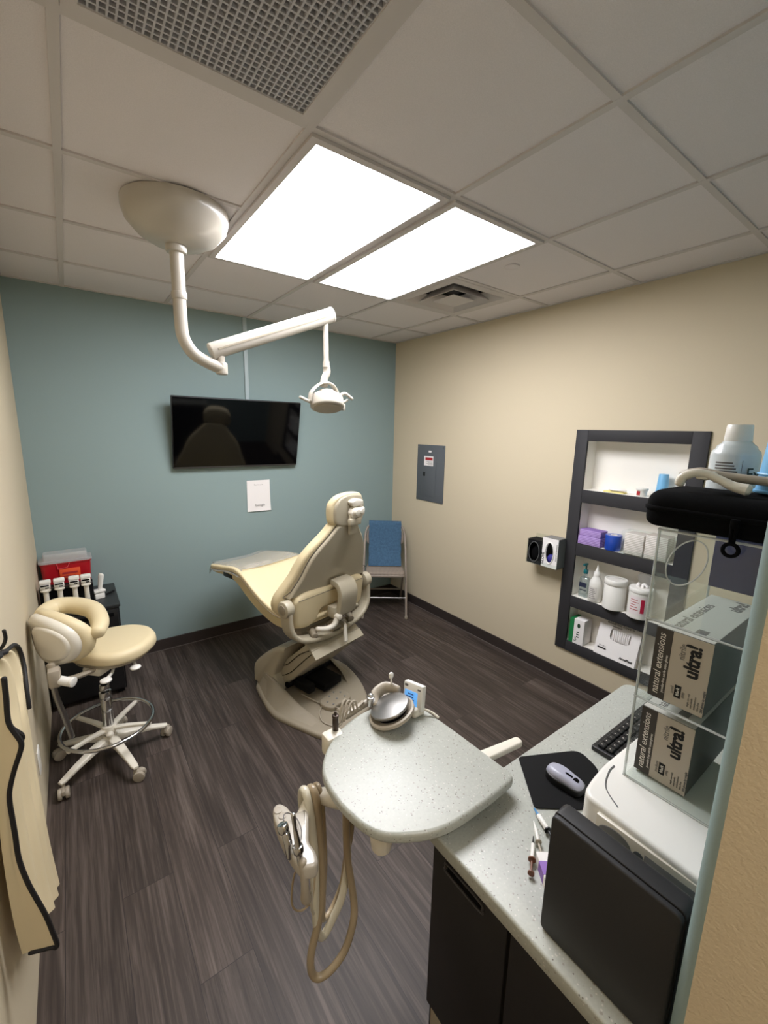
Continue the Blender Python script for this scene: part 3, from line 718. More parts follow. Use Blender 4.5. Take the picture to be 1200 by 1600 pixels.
b = bmesh.new(); prism(b, [(-.025,.488),(-.082,.447),(-.085,.432),(-.075,.43),(-.01,.475)], -.215, .225, .004, M=FR((0,0,0), (0,1,0), (0,0,1))); obj('upper_cap', b, M_['tan'], t)
b = bmesh.new(); prism(b, [(-.084,.441),(-.124,.402),(-.118,.392),(-.075,.425)], -.215, .235, .003, M=FR((0,0,0), (0,1,0), (0,0,1))); obj('lower_cap', b, M_['tan'], t)
b = bmesh.new(); box(b, (-.17,.0,.08), (-.11,.16,.14), .01); box(b, (-.05,-.02,.05), (.12,.19,.1), .008); cyl(b, (-.2,.19,.09), (.19,.19,.09), .022); obj('lift_mechanism', b, M_['blackm'], t)
b = bmesh.new(); box(b, (-.2,.03,.49), (.2,.34,.56), .03); box(b, (-.16,-.02,.50), (.16,.06,.54), .015); obj('seat_carriage', b, M_['tandark'], t)
# U-shaped yoke with round pivots
b = bmesh.new()
pts = [(-.352,-.02,.755),(-.352,-.025,.66),(-.338,-.032,.60),(-.29,-.04,.548),(-.19,-.05,.515),(0,-.055,.495),(.19,-.05,.515),(.29,-.04,.548),(.338,-.032,.60),(.352,-.025,.66),(.352,-.02,.755)]
tube(b, pts, .045, n=14, flat=.38, up=(0,0,1) if False else None, sub=8)
b.free()
b = bmesh.new()
P = spline(pts, 8); rings = []
for i, p in enumerate(P):
    d = (P[min(i+1,len(P)-1)]-P[max(i-1,0)]).normalized(); y = V((0,1,0)); nrm = d.cross(y).normalized(); y = nrm.cross(d)
    rings.append([p + nrm*q[0] + y*q[1] for q in roundpoly([(-.016,-.046),(.016,-.046),(.016,.046),(-.016,.046)], .014, 3)])
loft(b, rings); obj('yoke', b, M_['tan'], t)
for s in (-1, 1):
    b = bmesh.new(); cyl(b, (s*.325,-.018,.757), (s*.382,-.018,.757), .053, bev=.01); g = obj('pivot_hub', b, M_['tan'], t)
    b = bmesh.new(); cyl(b, (s*.38,-.018,.757), (s*.385,-.018,.757), .031, bev=.002); obj('pivot_cap', b, M_['tandark'], g)
# seat, knee and foot section
ST = [(-.03,.665,.60,.27),(.06,.665,.575,.285),(.16,.668,.56,.292),(.27,.688,.575,.292),(.40,.745,.62,.292),(.52,.812,.68,.29),(.60,.836,.72,.284),(.70,.838,.745,.272),(.82,.822,.75,.270),(.92,.806,.742,.266),(.99,.795,.740,.260),(1.022,.787,.745,.248)]
def sec(y, zt, zb, w, n=9, r=.028):
    P = [V((p.x, y, p.y)) for p in roundpoly([(-w,zb),(w,zb),(w,zt),(-w,zt)], [.012,.012,r,r], n)]
    k = 3*(n+1); a, c = P[k-1], P[k]          # extra points across the top so it can dish
    return P[:k]+[a.lerp(c, q/10) for q in range(1, 10)]+P[k:]
def interp(ST, m=5):
    P = spline([V((a,bq,c)) for a,bq,c,d in ST], m); W = spline([V((d,0,0)) for a,bq,c,d in ST], m)
    return [(p.x,p.y,p.z,w.x) for p, w in zip(P, W)]
IS = interp(ST)
b = bmesh.new(); rings = [sec(y, zt, zt-.034, w, r=.02) for y, zt, zb, w in IS]
rings[0:0] = [[V((p.x*.97, p.y-.008, p.z-.005)) for p in rings[0]]]; e = rings[-1]; cz = sum(p.z for p in e)/len(e)
rings.append([V((p.x*.93, p.y+.012, cz+(p.z-cz)*.6)) for p in e])
# shallow dish along the middle of the cushion
def dish(p):
    k = max(0, 1-(abs(p[0])/.22)**2); return (p[0], p[1], p[2]-.016*k)
loft(b, [[V(dish(p)) for p in r] for r in rings]); cu = obj('seat_cushion', b, M_['vinyl'], t, angle=60)
b = bmesh.new()
for s in (-1, 1):
    tube(b, [V((s*(w-.002), y, zt-.032)) for y, zt, zb, w in IS[2::4]], .004, n=6, sub=3)
obj('welt', b, M_['tandark'], cu)
b = bmesh.new(); rings = [sec(y, zt-.030, zb, w-.008, r=.006) for y, zt, zb, w in IS]; e = rings[-1]; cz = sum(p.z for p in e)/len(e)
rings.append([V((p.x*.95, p.y+.01, cz+(p.z-cz)*.7)) for p in e]); loft(b, rings); obj('seat_side', b, M_['vinylshade'], t, angle=60)
b = bmesh.new(); box(b, (-.16,.3,.58), (.16,.55,.66), .03); box(b, (-.14,.1,.53), (.14,.4,.6), .02); obj('seat_underframe', b, M_['tandark'], t)
b = bmesh.new()      # clear protective film over the foot end
FS = [s_ for s_ in IS if s_[0] > .58]
rows = []
for q, (y, zt, zb, w) in enumerate(FS):
    row = []
    for k in range(17):
        u = -1+2*k/16; x = u*(w+.006); z = zt+.0085+.0016*math.sin(5*u+q*.6)+.0012*math.sin(2*q)
        if abs(u) > .93: z -= .05*(abs(u)-.93)/.07
        elif abs(u) < .8: z -= .009*(1-(u/.8)**2)
        row.append(V((x, y+(.012 if q == len(FS)-1 else 0), z)))
    rows.append(row)
rows.append([V((p.x*.98, p.y+.012, p.z-.045)) for p in rows[-1]])
vs = [p for r in rows for p in r]; n = 17
add(b, vs, [(i*n+k, i*n+k+1, (i+1)*n+k+1, (i+1)*n+k) for i in range(len(rows)-1) for k in range(n-1)])
o = obj('foot_cover', b, M_['film'], t, angle=70); o['label'] = 'clear plastic film over the foot end'
b = bmesh.new(); box(b, (-.264,.665,.745), (-.252,.82,.778), .003); box(b, (-.19,1.012,.752), (-.15,1.026,.772), .003); obj('foot_end_grip', b, M_['black'], t)
# backrest: plane through z=.7 leaning towards the head end
FB = FR((0,-.055,.70), (-1,0,0), (0,-.24,1))          # local z points to the feet side
half = [(-.05,.33),(-.01,.375),(.04,.388),(.10,.378),(.17,.345),(.24,.312),(.31,.288),(.37,.262),(.43,.22),(.485,.17),(.53,.132),(.565,.102)]
def outline(sc=1.0, dx=0, s0=None, top=.583, tr=.06):
    L_ = [(w*sc+dx, s) for s, w in half if s0 is None or s >= s0]
    P = [V((x, s, 0)) for x, s in L_]+[V((tr, top, 0))]+[V((-tr, top, 0))]+[V((-x, s, 0)) for x, s in L_[::-1]]
    return [V((p.x,p.y)) for p in spline(P, 3)]
def wrap(k):   # wings curve towards the sitter
    return lambda p: (p[0], p[1], p[2]+k*abs(p[0])**2.2)
b = bmesh.new(); prism(b, outline(1.0), .012, .085, .034, .016, seg=5, fn=wrap(.75)); obj('back_cushion', b, M_['vinyl'], t, angle=60)
shell_half = outline(.92, -.012, .10, .568, .05)
b = bmesh.new(); prism(b, shell_half, -.012, .02, .002, .012, seg=4, fn=wrap(.75)); obj('back_shell', b, M_['tan'], t, angle=60)
b = bmesh.new(); tube(b, [V(wrap(.75)((p.x,p.y,.008))) for p in offset(ccw(shell_half), -.002)[::2]], .0022, n=6, sub=2, closed=True, M=FB, smooth=True); obj('back_seam', b, M_['brown'], t)
for o_ in t.children:
    if o_.name.startswith(('back_cushion','back_shell')): o_.data.transform(FB); o_.data.update()
# lumbar pad below the shell
b = bmesh.new(); FL = FR((0,-.04,.58), (-1,0,0), (0,-.1,1))
lp = roundpoly([(-.305,.03),(-.2,.0),(-.12,.03),(-.1,.10),(.1,.10),(.12,.03),(.2,.0),(.305,.03),(.312,.225),(.24,.255),(0,.235),(-.24,.255),(-.312,.225)], .045, 5)
prism(b, lp, .0, .09, .03, .03, M=FL); obj('lumbar_pad', b, M_['vinyl'], t, angle=60)
b = bmesh.new(); tube(b, [(s*.29,-.06,.795) for s in (1,.5,0,-.5,-1)], .003, n=6); obj('lumbar_seam', b, M_['tandark'], t)
# bent link plate and levers
b = bmesh.new()
path = [V((.035,-.075,.855)), V((.035,-.125,.845)), V((.035,-.152,.81)), V((.035,-.158,.77)), V((.035,-.148,.70)), V((.035,-.14,.655))]
Q = spline(path, 5); rings = []
for i, p in enumerate(Q):
    d = (Q[min(i+1,len(Q)-1)]-Q[max(i-1,0)]).normalized(); x = V((1,0,0)); nn = d.cross(x).normalized()
    rings.append([p + x*q[0] + nn*q[1] for q in roundpoly([(-.075,-.02),(.075,-.02),(.075,.02),(-.075,.02)], .008, 2)])
loft(b, rings); obj('back_link', b, M_['tan'], t)
b = bmesh.new(); box(b, (-.06,-.13,.62), (.13,-.06,.70), .014); cyl(b, (.12,-.14,.672), (.12,-.165,.672), .011, bev=.003); obj('link_block', b, M_['tan'], t)
b = bmesh.new(); tube(b, [(-.17,-.085,.585),(-.12,-.115,.575),(-.07,-.135,.59),(-.04,-.14,.635)], [.014,.018,.018,.02], n=12); cyl(b, (-.04,-.165,.64), (-.04,-.12,.64), .019, bev=.004); obj('recline_lever', b, M_['offwhite'], t)
b = bmesh.new(); tube(b, [(.06,-.10,.55),(.045,-.125,.545),(.03,-.14,.50),(.025,-.15,.45)], [.012,.013,.017,.019], n=12, flat=.7); obj('release_handle', b, M_['offwhite'], t)
b = bmesh.new(); cyl(b, (.0,-.09,.515), (.0,-.03,.56), .042, .036, bev=.01); obj('yoke_boss', b, M_['tandark'], t)
for A_, B_ in (((.14,-.09,.545), (.17,-.03,.555)), ((-.19,-.09,.54), (-.16,-.03,.55))):
    b = bmesh.new(); cyl(b, A_, B_, .022, bev=.005); obj('yoke_boss', b, M_['tandark'], t)
# headrest
FH = FR((.016,-.2,1.258), (-1,0,0), (0,-.05,1))
hp = spline([V((x,y,0)) for x, y in [(-.125,.0),(-.14,.06),(-.135,.12),(-.10,.168),(-.04,.186),(.04,.186),(.10,.168),(.135,.12),(.14,.06),(.125,.0),(.05,-.022),(-.05,-.022)]], 4, True)
hp = [V((p.x,p.y)) for p in hp]
b = bmesh.new(); prism(b, hp, .016, .085, .034, .016, M=FH, seg=5, fn=lambda p: (p[0], p[1], p[2]+1.2*abs(p[0])**2.2-.25*max(0,p[1]-.12))); obj('headrest_cushion', b, M_['vinyl'], t, angle=60)
b = bmesh.new(); prism(b, [V((p.x*.9,p.y*.92+.004)) for p in hp], -.004, .02, .002, .01, M=FH, fn=lambda p: (p[0], p[1], p[2]+1.2*abs(p[0])**2.2)); obj('headrest_shell', b, M_['tan'], t, angle=60)
b = bmesh.new(); MH = FH
prism(b, roundpoly([(-.075,.045),(.03,.03),(.05,.07),(.03,.10),(-.075,.10)], .02), -.04, -.002, .012, .004, M=MH @ T(-.01,0,0) @ Matrix.Diagonal((1,1,-1,1)) @ T(0,0,.042))
prism(b, roundpoly([(-.07,.105),(.02,.105),(.045,.14),(.0,.155),(-.07,.145)], .02), -.0, .036, .012, .002, M=MH @ Matrix.Diagonal((1,1,-1,1)))
cyl(b, (.005,.075,-.03), (.005,.075,-.062), .022, bev=.006, M=MH); cyl(b, (-.045,.075,-.03), (-.045,.075,-.055), .019, bev=.006, M=MH)
obj('headrest_knob', b, M_['offwhite'], t)
b = bmesh.new(); box(b, (-.035,-.07,-.03), (.035,.06,-.005), .008, M=MH); box(b, (-.05,-.01,-.045), (.05,.035,-.012), .01, M=MH); obj('headrest_bar', b, M_['tan'], t)

t = thing('foot_control', 'tan foot control with buttons resting on the dental chair base', 'foot pedal', (1.277, 2.242, .033), 15)
b = bmesh.new(); prism(b, roundpoly([(-.1,.055),(-.115,-.01),(-.085,-.075),(-.03,-.06),(.02,-.085),(.085,-.075),(.1,-.005),(.075,.07)], .035), 0, .03, .009, .004); obj('body', b, M_['tandark'], t)
b = bmesh.new()
for x, y in ((-.07,.0),(-.06,-.045),(-.005,-.02),(.05,-.04),(.06,.01),(.03,.045),(-.02,.035)): cyl(b, (x,y,.029), (x,y,.034), .007, bev=.002, n=12)
obj('buttons', b, M_['grey'], t)
b = bmesh.new(); tube(b, [(-.095,.02,.012),(-.16,-.02,.006),(-.2,-.1,.005),(-.17,-.19,.005),(-.10,-.17,.006),(-.06,-.09,.02),(-.09,.05,.012),(-.12,.2,.025)], .004, n=8); obj('cable', b, M_['tubegrey'], t)

# ------------------------------------------------------------------ folding chair in the corner and its towel
CH = 180-35
FC = (2.455, 3.30, 0)
t = thing('folding_chair', 'taupe metal folding chair with knit seat in the far corner', 'folding chair', FC, CH-180-0)
# local: x to the sitter's left as seen from the front ... y towards the back of the chair
def FCx(): pass
W = .195
b = bmesh.new(); prism(b, roundpoly([(-W,-.16),(W,-.16),(W-.015,.17),(-W+.015,.17)], .05), .425, .462, .018, .012); obj('seat', b, M_['knit'], t)
b = bmesh.new(); prism(b, roundpoly([(-W-.004,-.163),(W+.004,-.163),(W-.01,.173),(-W+.01,.173)], .05), .412, .435, .006); obj('seat_pan', b, M_['frame'], t)
for s in (-1, 1):
    b = bmesh.new(); tube(b, [(s*.215,-.185,.012),(s*.213,-.10,.25),(s*.211,-.02,.47),(s*.207,.10,.68),(s*.195,.16,.80),(s*.15,.185,.86),(s*.06,.192,.875),(0,.193,.876)], .0115, n=12); obj('front_leg', b, M_['frame'], t)
    b = bmesh.new(); tube(b, [(s*.185,.28,.012),(s*.186,.12,.25),(s*.188,-.06,.44)], .0105, n=12, smooth=False); obj('rear_leg', b, M_['frame'], t)
    for nm, p in (('foot_cap', (s*.215,-.187,0)), ('foot_cap', (s*.185,.282,0))):
        b = bmesh.new(); cyl(b, p, (p[0],p[1],.03), .0145, bev=.003, n=14); obj(nm, b, M_['tubegrey'], t)
b = bmesh.new(); cyl(b, (-.213,-.125,.19), (.213,-.125,.19), .008, n=12); obj('front_stretcher', b, M_['steel'], t)
b = bmesh.new(); cyl(b, (-.185,.18,.165), (.185,.18,.165), .008, n=12); obj('rear_stretcher', b, M_['frame'], t)
b = bmesh.new(); prism(b, roundpoly([(-.19,.0),(.19,.0),(.195,.12),(.13,.205),(-.13,.205),(-.195,.12)], .06), -.014, .014, .01, M=FR((0,.152,.655), (1,0,0), (0,.19,1)), fn=lambda p: (p[0], p[1], p[2]+.7*p[0]**2-.02)); obj('backrest', b, M_['knit'], t)
b = bmesh.new()
path = [V((0,.03,.468)), V((0,.085,.58)), V((0,.112,.68)), V((0,.146,.82)), V((0,.172,.878)), V((0,.196,.893)), V((0,.222,.875)), V((0,.235,.80))]
Q = spline(path, 6); rings = []
for i, p in enumerate(Q):
    d = (Q[min(i+1,len(Q)-1)]-Q[max(i-1,0)]).normalized(); nn = d.cross(V((1,0,0))).normalized()
    r_ = []
    for q in roundpoly([(-.165,-.007),(.165,-.007),(.165,.007),(-.165,.007)], .006, 2):
        r_.append(p + V((1,0,0))*(q[0]*(1+.012*math.sin(i*.9))) + nn*(q[1]+.006*math.sin(q[0]*22+i*.3)))
    rings.append(r_)
loft(b, rings); o = obj('towel', b, M_['towel'], None, angle=70); o.location = FC; o.rotation_euler = (0,0,math.radians(CH-180)); tag(o, 'blue terry towel draped over the back of the folding chair', 'towel')

# ------------------------------------------------------------------ assistant stool
SX, SY = .03, 2.55
t = thing('assistant_stool', 'cream vinyl swivel stool with chrome foot ring by the left wall', 'stool', (SX, SY, 0))
b = bmesh.new(); cyl(b, (0,0,.095), (0,0,.15), .042, .034, bev=.006); obj('hub', b, M_['offwhite'], t)
for k in range(5):
    a = math.radians(217+72*k); d = V((math.cos(a), math.sin(a), 0))
    b = bmesh.new(); n_ = V((-d.y, d.x, 0)); rings = []
    for r_, w, zt, zb in ((.02,.024,.145,.10),(.1,.022,.135,.105),(.2,.019,.11,.088),(.262,.017,.09,.072),(.283,.012,.086,.074)):
        c = d*r_; rings.append([c+n_*q[0]+V((0,0,q[1])) for q in roundpoly([(-w,zb),(w,zb),(w,zt),(-w,zt)], .007, 3)])
    loft(b, rings); obj('leg', b, M_['offwhite'], t)
    c = d*.268; e = V((math.cos(a+.9), math.sin(a+.9), 0)); f = V((-e.y, e.x, 0)); q0 = c+e*.018
    b = bmesh.new(); cyl(b, c+V((0,0,.045)), c+V((0,0,.078)), .008, n=12)
    for s in (-1, 1): cyl(b, q0+f*s*.006+V((0,0,.0285)), q0+f*s*.024+V((0,0,.0285)), .0285, bev=.005, n=24)
    box(b, (-.028,-.007,.03), (.028,.007,.056), .004, M=FR(q0, e, f)); obj('caster', b, M_['tubegrey'], t)
b = bmesh.new(); cyl(b, (0,0,.145), (0,0,.37), .026, bev=.003); obj('column', b, M_['chrome'], t)
b = bmesh.new(); cyl(b, (0,0,.365), (0,0,.41), .029, bev=.003); cyl(b, (0,0,.42), (0,0,.45), .024, bev=.003); obj('column_collar', b, M_['chrome'], t)
b = bmesh.new(); cyl(b, (0,0,.40), (0,0,.60), .017); obj('gas_lift', b, M_['black'], t)
RR = .215; RZh = .215
b = bmesh.new(); tube(b, [V((RR*math.cos(2*PI*k/32), RR*math.sin(2*PI*k/32), RZh)) for k in range(32)], .0095, n=10, sub=2, closed=True); obj('foot_ring', b, M_['chrome'], t)
for a in (45, 328, 214, 130):
    d = V((math.cos(math.radians(a)), math.sin(math.radians(a)), 0)); n_ = V((-d.y, d.x, 0)); b = bmesh.new()
    rings = [[d*r_+n_*q[0]+V((0,0,q[1]+z)) for q in roundpoly([(-w,-.008),(w,-.008),(w,.008),(-w,.008)], .004, 2)] for r_, w, z in ((.02,.017,.185),(.1,.013,.197),(.222,.010,.205))]
    loft(b, rings); obj('ring_spoke', b, M_['offwhite'], t)
b = bmesh.new(); cyl(b, (0,0,.165), (0,0,.208), .036, bev=.005); ellip(b, (.0,-.045,.172), (.018,.014,.016)); obj('ring_clamp', b, M_['offwhite'], t)
b = bmesh.new(); MS = T(.068,.088,.585) @ RZ(45) @ Matrix.Diagonal((1.06,1.06,1,1))
so = spline([V((x,y,0)) for x, y in [(-.175,.0),(-.15,-.12),(-.04,-.185),(.1,-.165),(.185,-.08),(.205,0),(.185,.08),(.1,.165),(-.04,.185),(-.15,.12)]], 5, True)
prism(b, [V((p.x,p.y)) for p in so], 0, .07, .034, .02, M=MS, seg=6, fn=lambda p: (p[0], p[1], p[2]+.5*(p[0]+.05)**2*(1 if p[0] < -.05 else -.2))); obj('seat', b, M_['vinyl'], t, angle=60)
b = bmesh.new(); prism(b, [V((p.x*.9,p.y*.9)) for p in so], -.014, .004, .004, M=MS); obj('seat_pan', b, M_['tandark'], t)
b = bmesh.new(); box(b, (-.16,-.05,-.055), (.08,.05,-.012), .012, M=MS); obj('tilt_housing', b, M_['offwhite'], t)
for nm, pts in (('lever', [(-.04,.0,-.03),(-.11,-.08,-.038),(-.185,-.105,-.048)]), ('lever', [(.0,-.05,-.03),(-.02,-.12,-.038),(-.06,-.163,-.045)])):
    b = bmesh.new(); tube(b, pts, [.006,.007,.009], n=10, M=MS); p = pts[-1]; ellip(b, (p[0],p[1],p[2]), (.026,.026,.011), M=MS); obj(nm, b, M_['white'], t)
BK = V((-.193,-.068,.785))       # backrest centre
b = bmesh.new(); FBK = FR(BK, (.62,-.785,0), (-.06,-.04,1)) @ Matrix.Diagonal((.92,1.06,1,1))
bo_ = spline([V((x,y,0)) for x, y in [(-.185,.02),(-.17,.095),(-.08,.125),(.05,.115),(.15,.06),(.178,-.02),(.13,-.095),(.02,-.13),(-.1,-.115),(-.17,-.06)]], 5, True)
bo_ = [V((p.x,p.y)) for p in bo_]; bend = lambda p: (p[0], p[1], p[2]-1.4*p[0]**2)
prism(b, bo_, -.07, -.012, .026, .02, M=FBK, seg=6, fn=bend); obj('back_pad', b, M_['vinyl'], t, angle=60)
b = bmesh.new(); prism(b, [V((p.x*.9-.008,p.y*.93)) for p in bo_], -.016, .022, .03, .002, M=FBK, seg=6, fn=bend); obj('back_shell', b, M_['offwhite'], t, angle=60)
b = bmesh.new(); prism(b, [V((p.x*.60+.022,p.y*.66)) for p in bo_], .015, .034, .014, .001, M=FBK, seg=5, fn=bend); obj('shell_boss', b, M_['offwhite'], t, angle=60)
b = bmesh.new()
tube(b, [(-.222,.10,.82),(-.222,.17,.845),(-.17,.235,.85),(-.09,.215,.845),(-.01,.10,.84),(.012,-.05,.825),(-.005,-.135,.805)], [.034,.04,.045,.046,.046,.044,.036], n=18, flat=.9); obj('support_arm', b, M_['vinyl'], t, angle=60)
b = bmesh.new(); tube(b, [(-.20,-.14,.70),(-.185,-.15,.62),(-.10,-.08,.575),(0,0,.56)], .022, n=12, flat=.6); box(b, (-.215,-.20,.60), (-.165,-.135,.69), .012); obj('back_bracket', b, M_['tubegrey'], t)
b = bmesh.new(); cyl(b, (-.19,-.165,.632), (-.125,-.22,.622), .021, bev=.004); cyl(b, (-.130,-.213,.6235), (-.118,-.223,.6215), .0235, bev=.003); obj('adjusting_knob', b, M_['white'], t)
b = bmesh.new(); tube(b, [(-.195,-.185,.62),(-.192,-.187,.56),(-.17,-.178,.42),(-.155,-.168,.31)], .0125, n=12); obj('arm_post', b, M_['steel'], t)

# ------------------------------------------------------------------ black cart in the corner with its load
t = thing('black_cart', 'black cabinet cart in the corner behind the cream stool', 'cart', (-.036, 3.425, 0))
b = bmesh.new(); box(b, (-.205,-.225,.03), (.205,.235,.628), .004); obj('body', b, M_['black'], t)
b = bmesh.new(); box(b, (-.212,-.235,.628), (.212,.24,.65), .006); obj('top', b, mat('cart_top', (40,42,43), .4), t)
b = bmesh.new(); box(b, (-.195,-.243,.05), (.195,-.2255,.46), .004); obj('door', b, M_['black'], t)
b = bmesh.new(); box(b, (-.195,-.243,.47), (.195,-.2255,.62), .004); d = obj('drawer', b, M_['black'], t)
b = bmesh.new(); box(b, (-.05,-.252,.575), (.17,-.243,.60), .004); obj('handle', b, M_['slot'], d)
b = bmesh.new()
for x in (-.17,.17):
    for y in (-.19,.2): cyl(b, (x,y,0), (x,y,.032), .02)
obj('feet', b, M_['blackm'], t)
t = thing('sharps_container', 'red sharps container with clear lid on the black cart', 'sharps container', (-.094, 3.585, .651))
b = bmesh.new()
def tap(x, y, z, r, k=1): return [V((p.x*k, p.y*k, z)) for p in rect(-x,-y,x,y,r)]
loft(b, [tap(.128,.062,0,.03,.97), tap(.128,.062,.008,.03), tap(.14,.07,.235,.03), tap(.146,.075,.237,.032), tap(.146,.075,.245,.032)]); obj('bin', b, M_['red'], t)
b = bmesh.new(); loft(b, [tap(.149,.078,.246,.034), tap(.149,.078,.258,.034), tap(.125,.055,.262,.02), tap(.122,.05,.30,.015), tap(.118,.048,.305,.012)]); obj('lid', b, M_['frost'], t)
b = bmesh.new(); box(b, (-.04,-.078,.135), (.075,-.0655,.2), .001); obj('warning_label', b, M_['orange'], t)
b = bmesh.new(); box(b, (-.025,-.0795,.165), (.06,-.078,.178)); box(b, (-.02,-.0795,.147), (.045,-.078,.153)); obj('label_print', b, M_['redlabel'], t)
b = bmesh.new(); tube(b, [(-.05,-.074,.24),(-.045,-.078,.205),(.005,-.078,.21),(.02,-.075,.24)], .003, n=6, smooth=False); obj('latch_rim', b, mat('pink_rim', (206,70,84), .4), t)
t = thing('valve_rack', 'black rack on the cart behind four white suction valves', 'rack', (-.1, 3.36, .651))
b = bmesh.new(); box(b, (-.142,-.025,0), (.142,.05,.135), .006); obj('block', b, M_['blackm'], t)
b = bmesh.new(); box(b, (-.142,-.05,.125), (.142,-.02,.14), .003); obj('rail', b, M_['black'], t)
t0 = None
for k, (x, lab) in enumerate(((-.205,'white suction valve at the left end of the black rack, against the wall'), (-.135,'second white suction valve from the left on the black rack'), (-.058,'third white suction valve from the left on the black rack'), (.004,'white suction valve at the right end of the black rack'))):
    if t0 is None:
        t0 = thing('suction_valve', lab, 'suction valve', (x, 3.288, .668), 0, 'white suction valves on the rack')
        b = bmesh.new(); lathe(b, [(.001,0),(.0145,0),(.0155,.004),(.014,.06),(.014,.115),(.026,.118),(.027,.125),(.014,.13),(.001,.13)], n=20); obj('tube', b, M_['offwhite'], t0)
        b = bmesh.new(); cyl(b, (-.026,0,.152), (.026,0,.152), .0205, bev=.004, n=20); cyl(b, (0,0,.125), (0,0,.15), .018, n=16); prism(b, roundpoly([(-.028,-.02),(.03,-.02),(.03,.02),(-.028,.02)], .008), .165, .19, .008); obj('valve_head', b, M_['white'], t0)
        b = bmesh.new(); box(b, (-.022,-.0225,.153), (.02,-.0195,.163), .002); box(b, (.0,-.0225,.14), (.018,-.0195,.147), .001); obj('valve_slot', b, M_['slot'], t0)
    else: dup(t0, (x, 3.288, .668), 0, lab)
t = thing('composite_dispenser', 'small white block with upright paddle on the black cart', 'dispenser', (.068, 3.37, .651), 20)
b = bmesh.new(); box(b, (-.03,-.022,0), (.03,.022,.04), .005); box(b, (-.036,-.027,.045), (.036,.027,.062), .005); box(b, (-.02,-.015,.04), (.02,.015,.045)); obj('block', b, M_['white'], t)
b = bmesh.new(); tube(b, [(.01,0,.06),(.016,0,.1),(.026,0,.155),(.03,0,.165)], [.012,.016,.017,.014], n=12, flat=.5); obj('paddle', b, M_['white'], t)
b = bmesh.new(); tube(b, [(.115,3.40,.659),(.16,3.45,.659)], .007, n=8, smooth=False); tag(obj('pen', b, M_['blackm']), 'short black pen lying on the black cart beside the white block', 'pen')

# ------------------------------------------------------------------ apron on the left wall, outlet
t = thing('lead_apron', 'beige protective apron with black piping hanging on the left wall', 'apron', (XL+.002, 1.38, .30))
O_ = V((XL+.002, 1.38, .30))
FRt = [(-.169,1.2,1.258),(-.17,1.2,1.203),(-.171,1.2,1.146),(-.156,1.2,1.097),(-.157,1.2,1.072),(-.173,1.2,1.028),(-.190,1.2,.968),(-.193,1.2,.908),(-.194,1.2,.845),(-.195,1.2,.782),(-.185,1.2,.697),(-.164,1.2,.591),(-.151,1.2,.487)]
FLt = [(-.2,1.2,1.269),(-.206,1.2,1.217),(-.212,1.2,1.164),(-.212,1.2,1.123),(-.212,1.2,1.098),(-.214,1.2,1.049),(-.215,1.2,.98),(-.217,1.2,.917),(-.218,1.2,.855),(-.219,1.2,.792),(-.22,1.2,.717),(-.22,1.2,.613),(-.216,1.2,.51)]
def sheet(bm, A, B, n=8, th=.007, wave=.004, sag=.0, ph=0, fq=9):
    A = spline([V(p) for p in A], 4); B = spline([V(p) for p in B], 4); rows = []
    for i in range(len(A)):
        r = []
        for k in range(n+1):
            u = k/n; p = A[i].lerp(B[i], u); p = p+V((sag*math.sin(PI*u)+wave*math.sin(fq*u+ph+i*.12), -wave*math.sin(5*u+i*.2), 0)); r.append(p-O_)
        rows.append(r)
    m = len(rows); off = V((-.6, .8, 0))*th
    d = (B[0]-A[0]).normalized(); nn = d.cross(V((0,0,1))).normalized(); off = -nn*th
    vs = [p for r in rows for p in r]+[p+off for r in rows for p in r]; w = n+1; N = m*w; fs = []
    for i in range(m-1):
        for k in range(n):
            a = i*w+k; fs += [(a,a+1,a+w+1,a+w), (N+a,N+a+w,N+a+w+1,N+a+1)]
        for a, q in ((i*w, 0), (i*w+n, 1)): fs.append((a, a+w, N+a+w, N+a) if q == 0 else (a+w, a, N+a, N+a+w))
    for k in range(n): fs += [(k,N+k,N+k+1,k+1), ((m-1)*w+k,(m-1)*w+k+1,N+(m-1)*w+k+1,N+(m-1)*w+k)]
    add(bm, vs, fs); return rows
b = bmesh.new(); fr = sheet(b, FLt, FRt, 6, .006, .002); obj('front_flap', b, M_['apron'], t, angle=70)
b = bmesh.new(); tube(b, [r[-1] for r in fr[::2]]+[fr[-1][-1]+V((-.004,0,-.008))]+[p+V((0,0,-.004)) for p in fr[-1][-2::-2]], .0055, n=8, sub=3); obj('front_piping', b, M_['piping'], t)
Bf = [(-.205,1.50,1.19),(-.2,1.66,1.14),(-.195,1.69,1.06),(-.19,1.61,.99),(-.19,1.61,.81),(-.185,1.58,.66),(-.18,1.57,.47),(-.172,1.567,.31)]
Bn = [(-.222,1.22,1.29),(-.215,1.22,1.2),(-.21,1.22,1.06),(-.205,1.22,.95),(-.205,1.22,.81),(-.2,1.22,.70),(-.195,1.22,.60),(-.185,1.22,.53)]
b = bmesh.new(); bk = sheet(b, Bn, Bf, 40, .008, .007, .012, 1.0, 24); obj('back_panel', b, M_['apron'], t, angle=70)
b = bmesh.new(); tube(b, [p+V((.004,0,.004)) for p in bk[0][12::4]]+[r[-1]+V((.005,0,0)) for r in bk[1:15:2]], .0062, n=8, sub=3); obj('back_piping', b, M_['piping'], t)
b = bmesh.new(); tube(b, [V((-.192,1.23,1.0))-O_, V((-.165,1.24,1.06))-O_, V((-.158,1.235,1.085))-O_, V((-.175,1.23,1.12))-O_, V((-.195,1.225,1.2))-O_], .0055, n=8); obj('strap', b, M_['piping'], t)
t = thing('wall_hook', 'black hook on the left wall holding the beige apron', 'hook', (XL, 1.60, 1.19))
b = bmesh.new(); box(b, (0,-.02,-.04), (.008,.02,.05), .003); obj('plate', b, M_['black'], t)
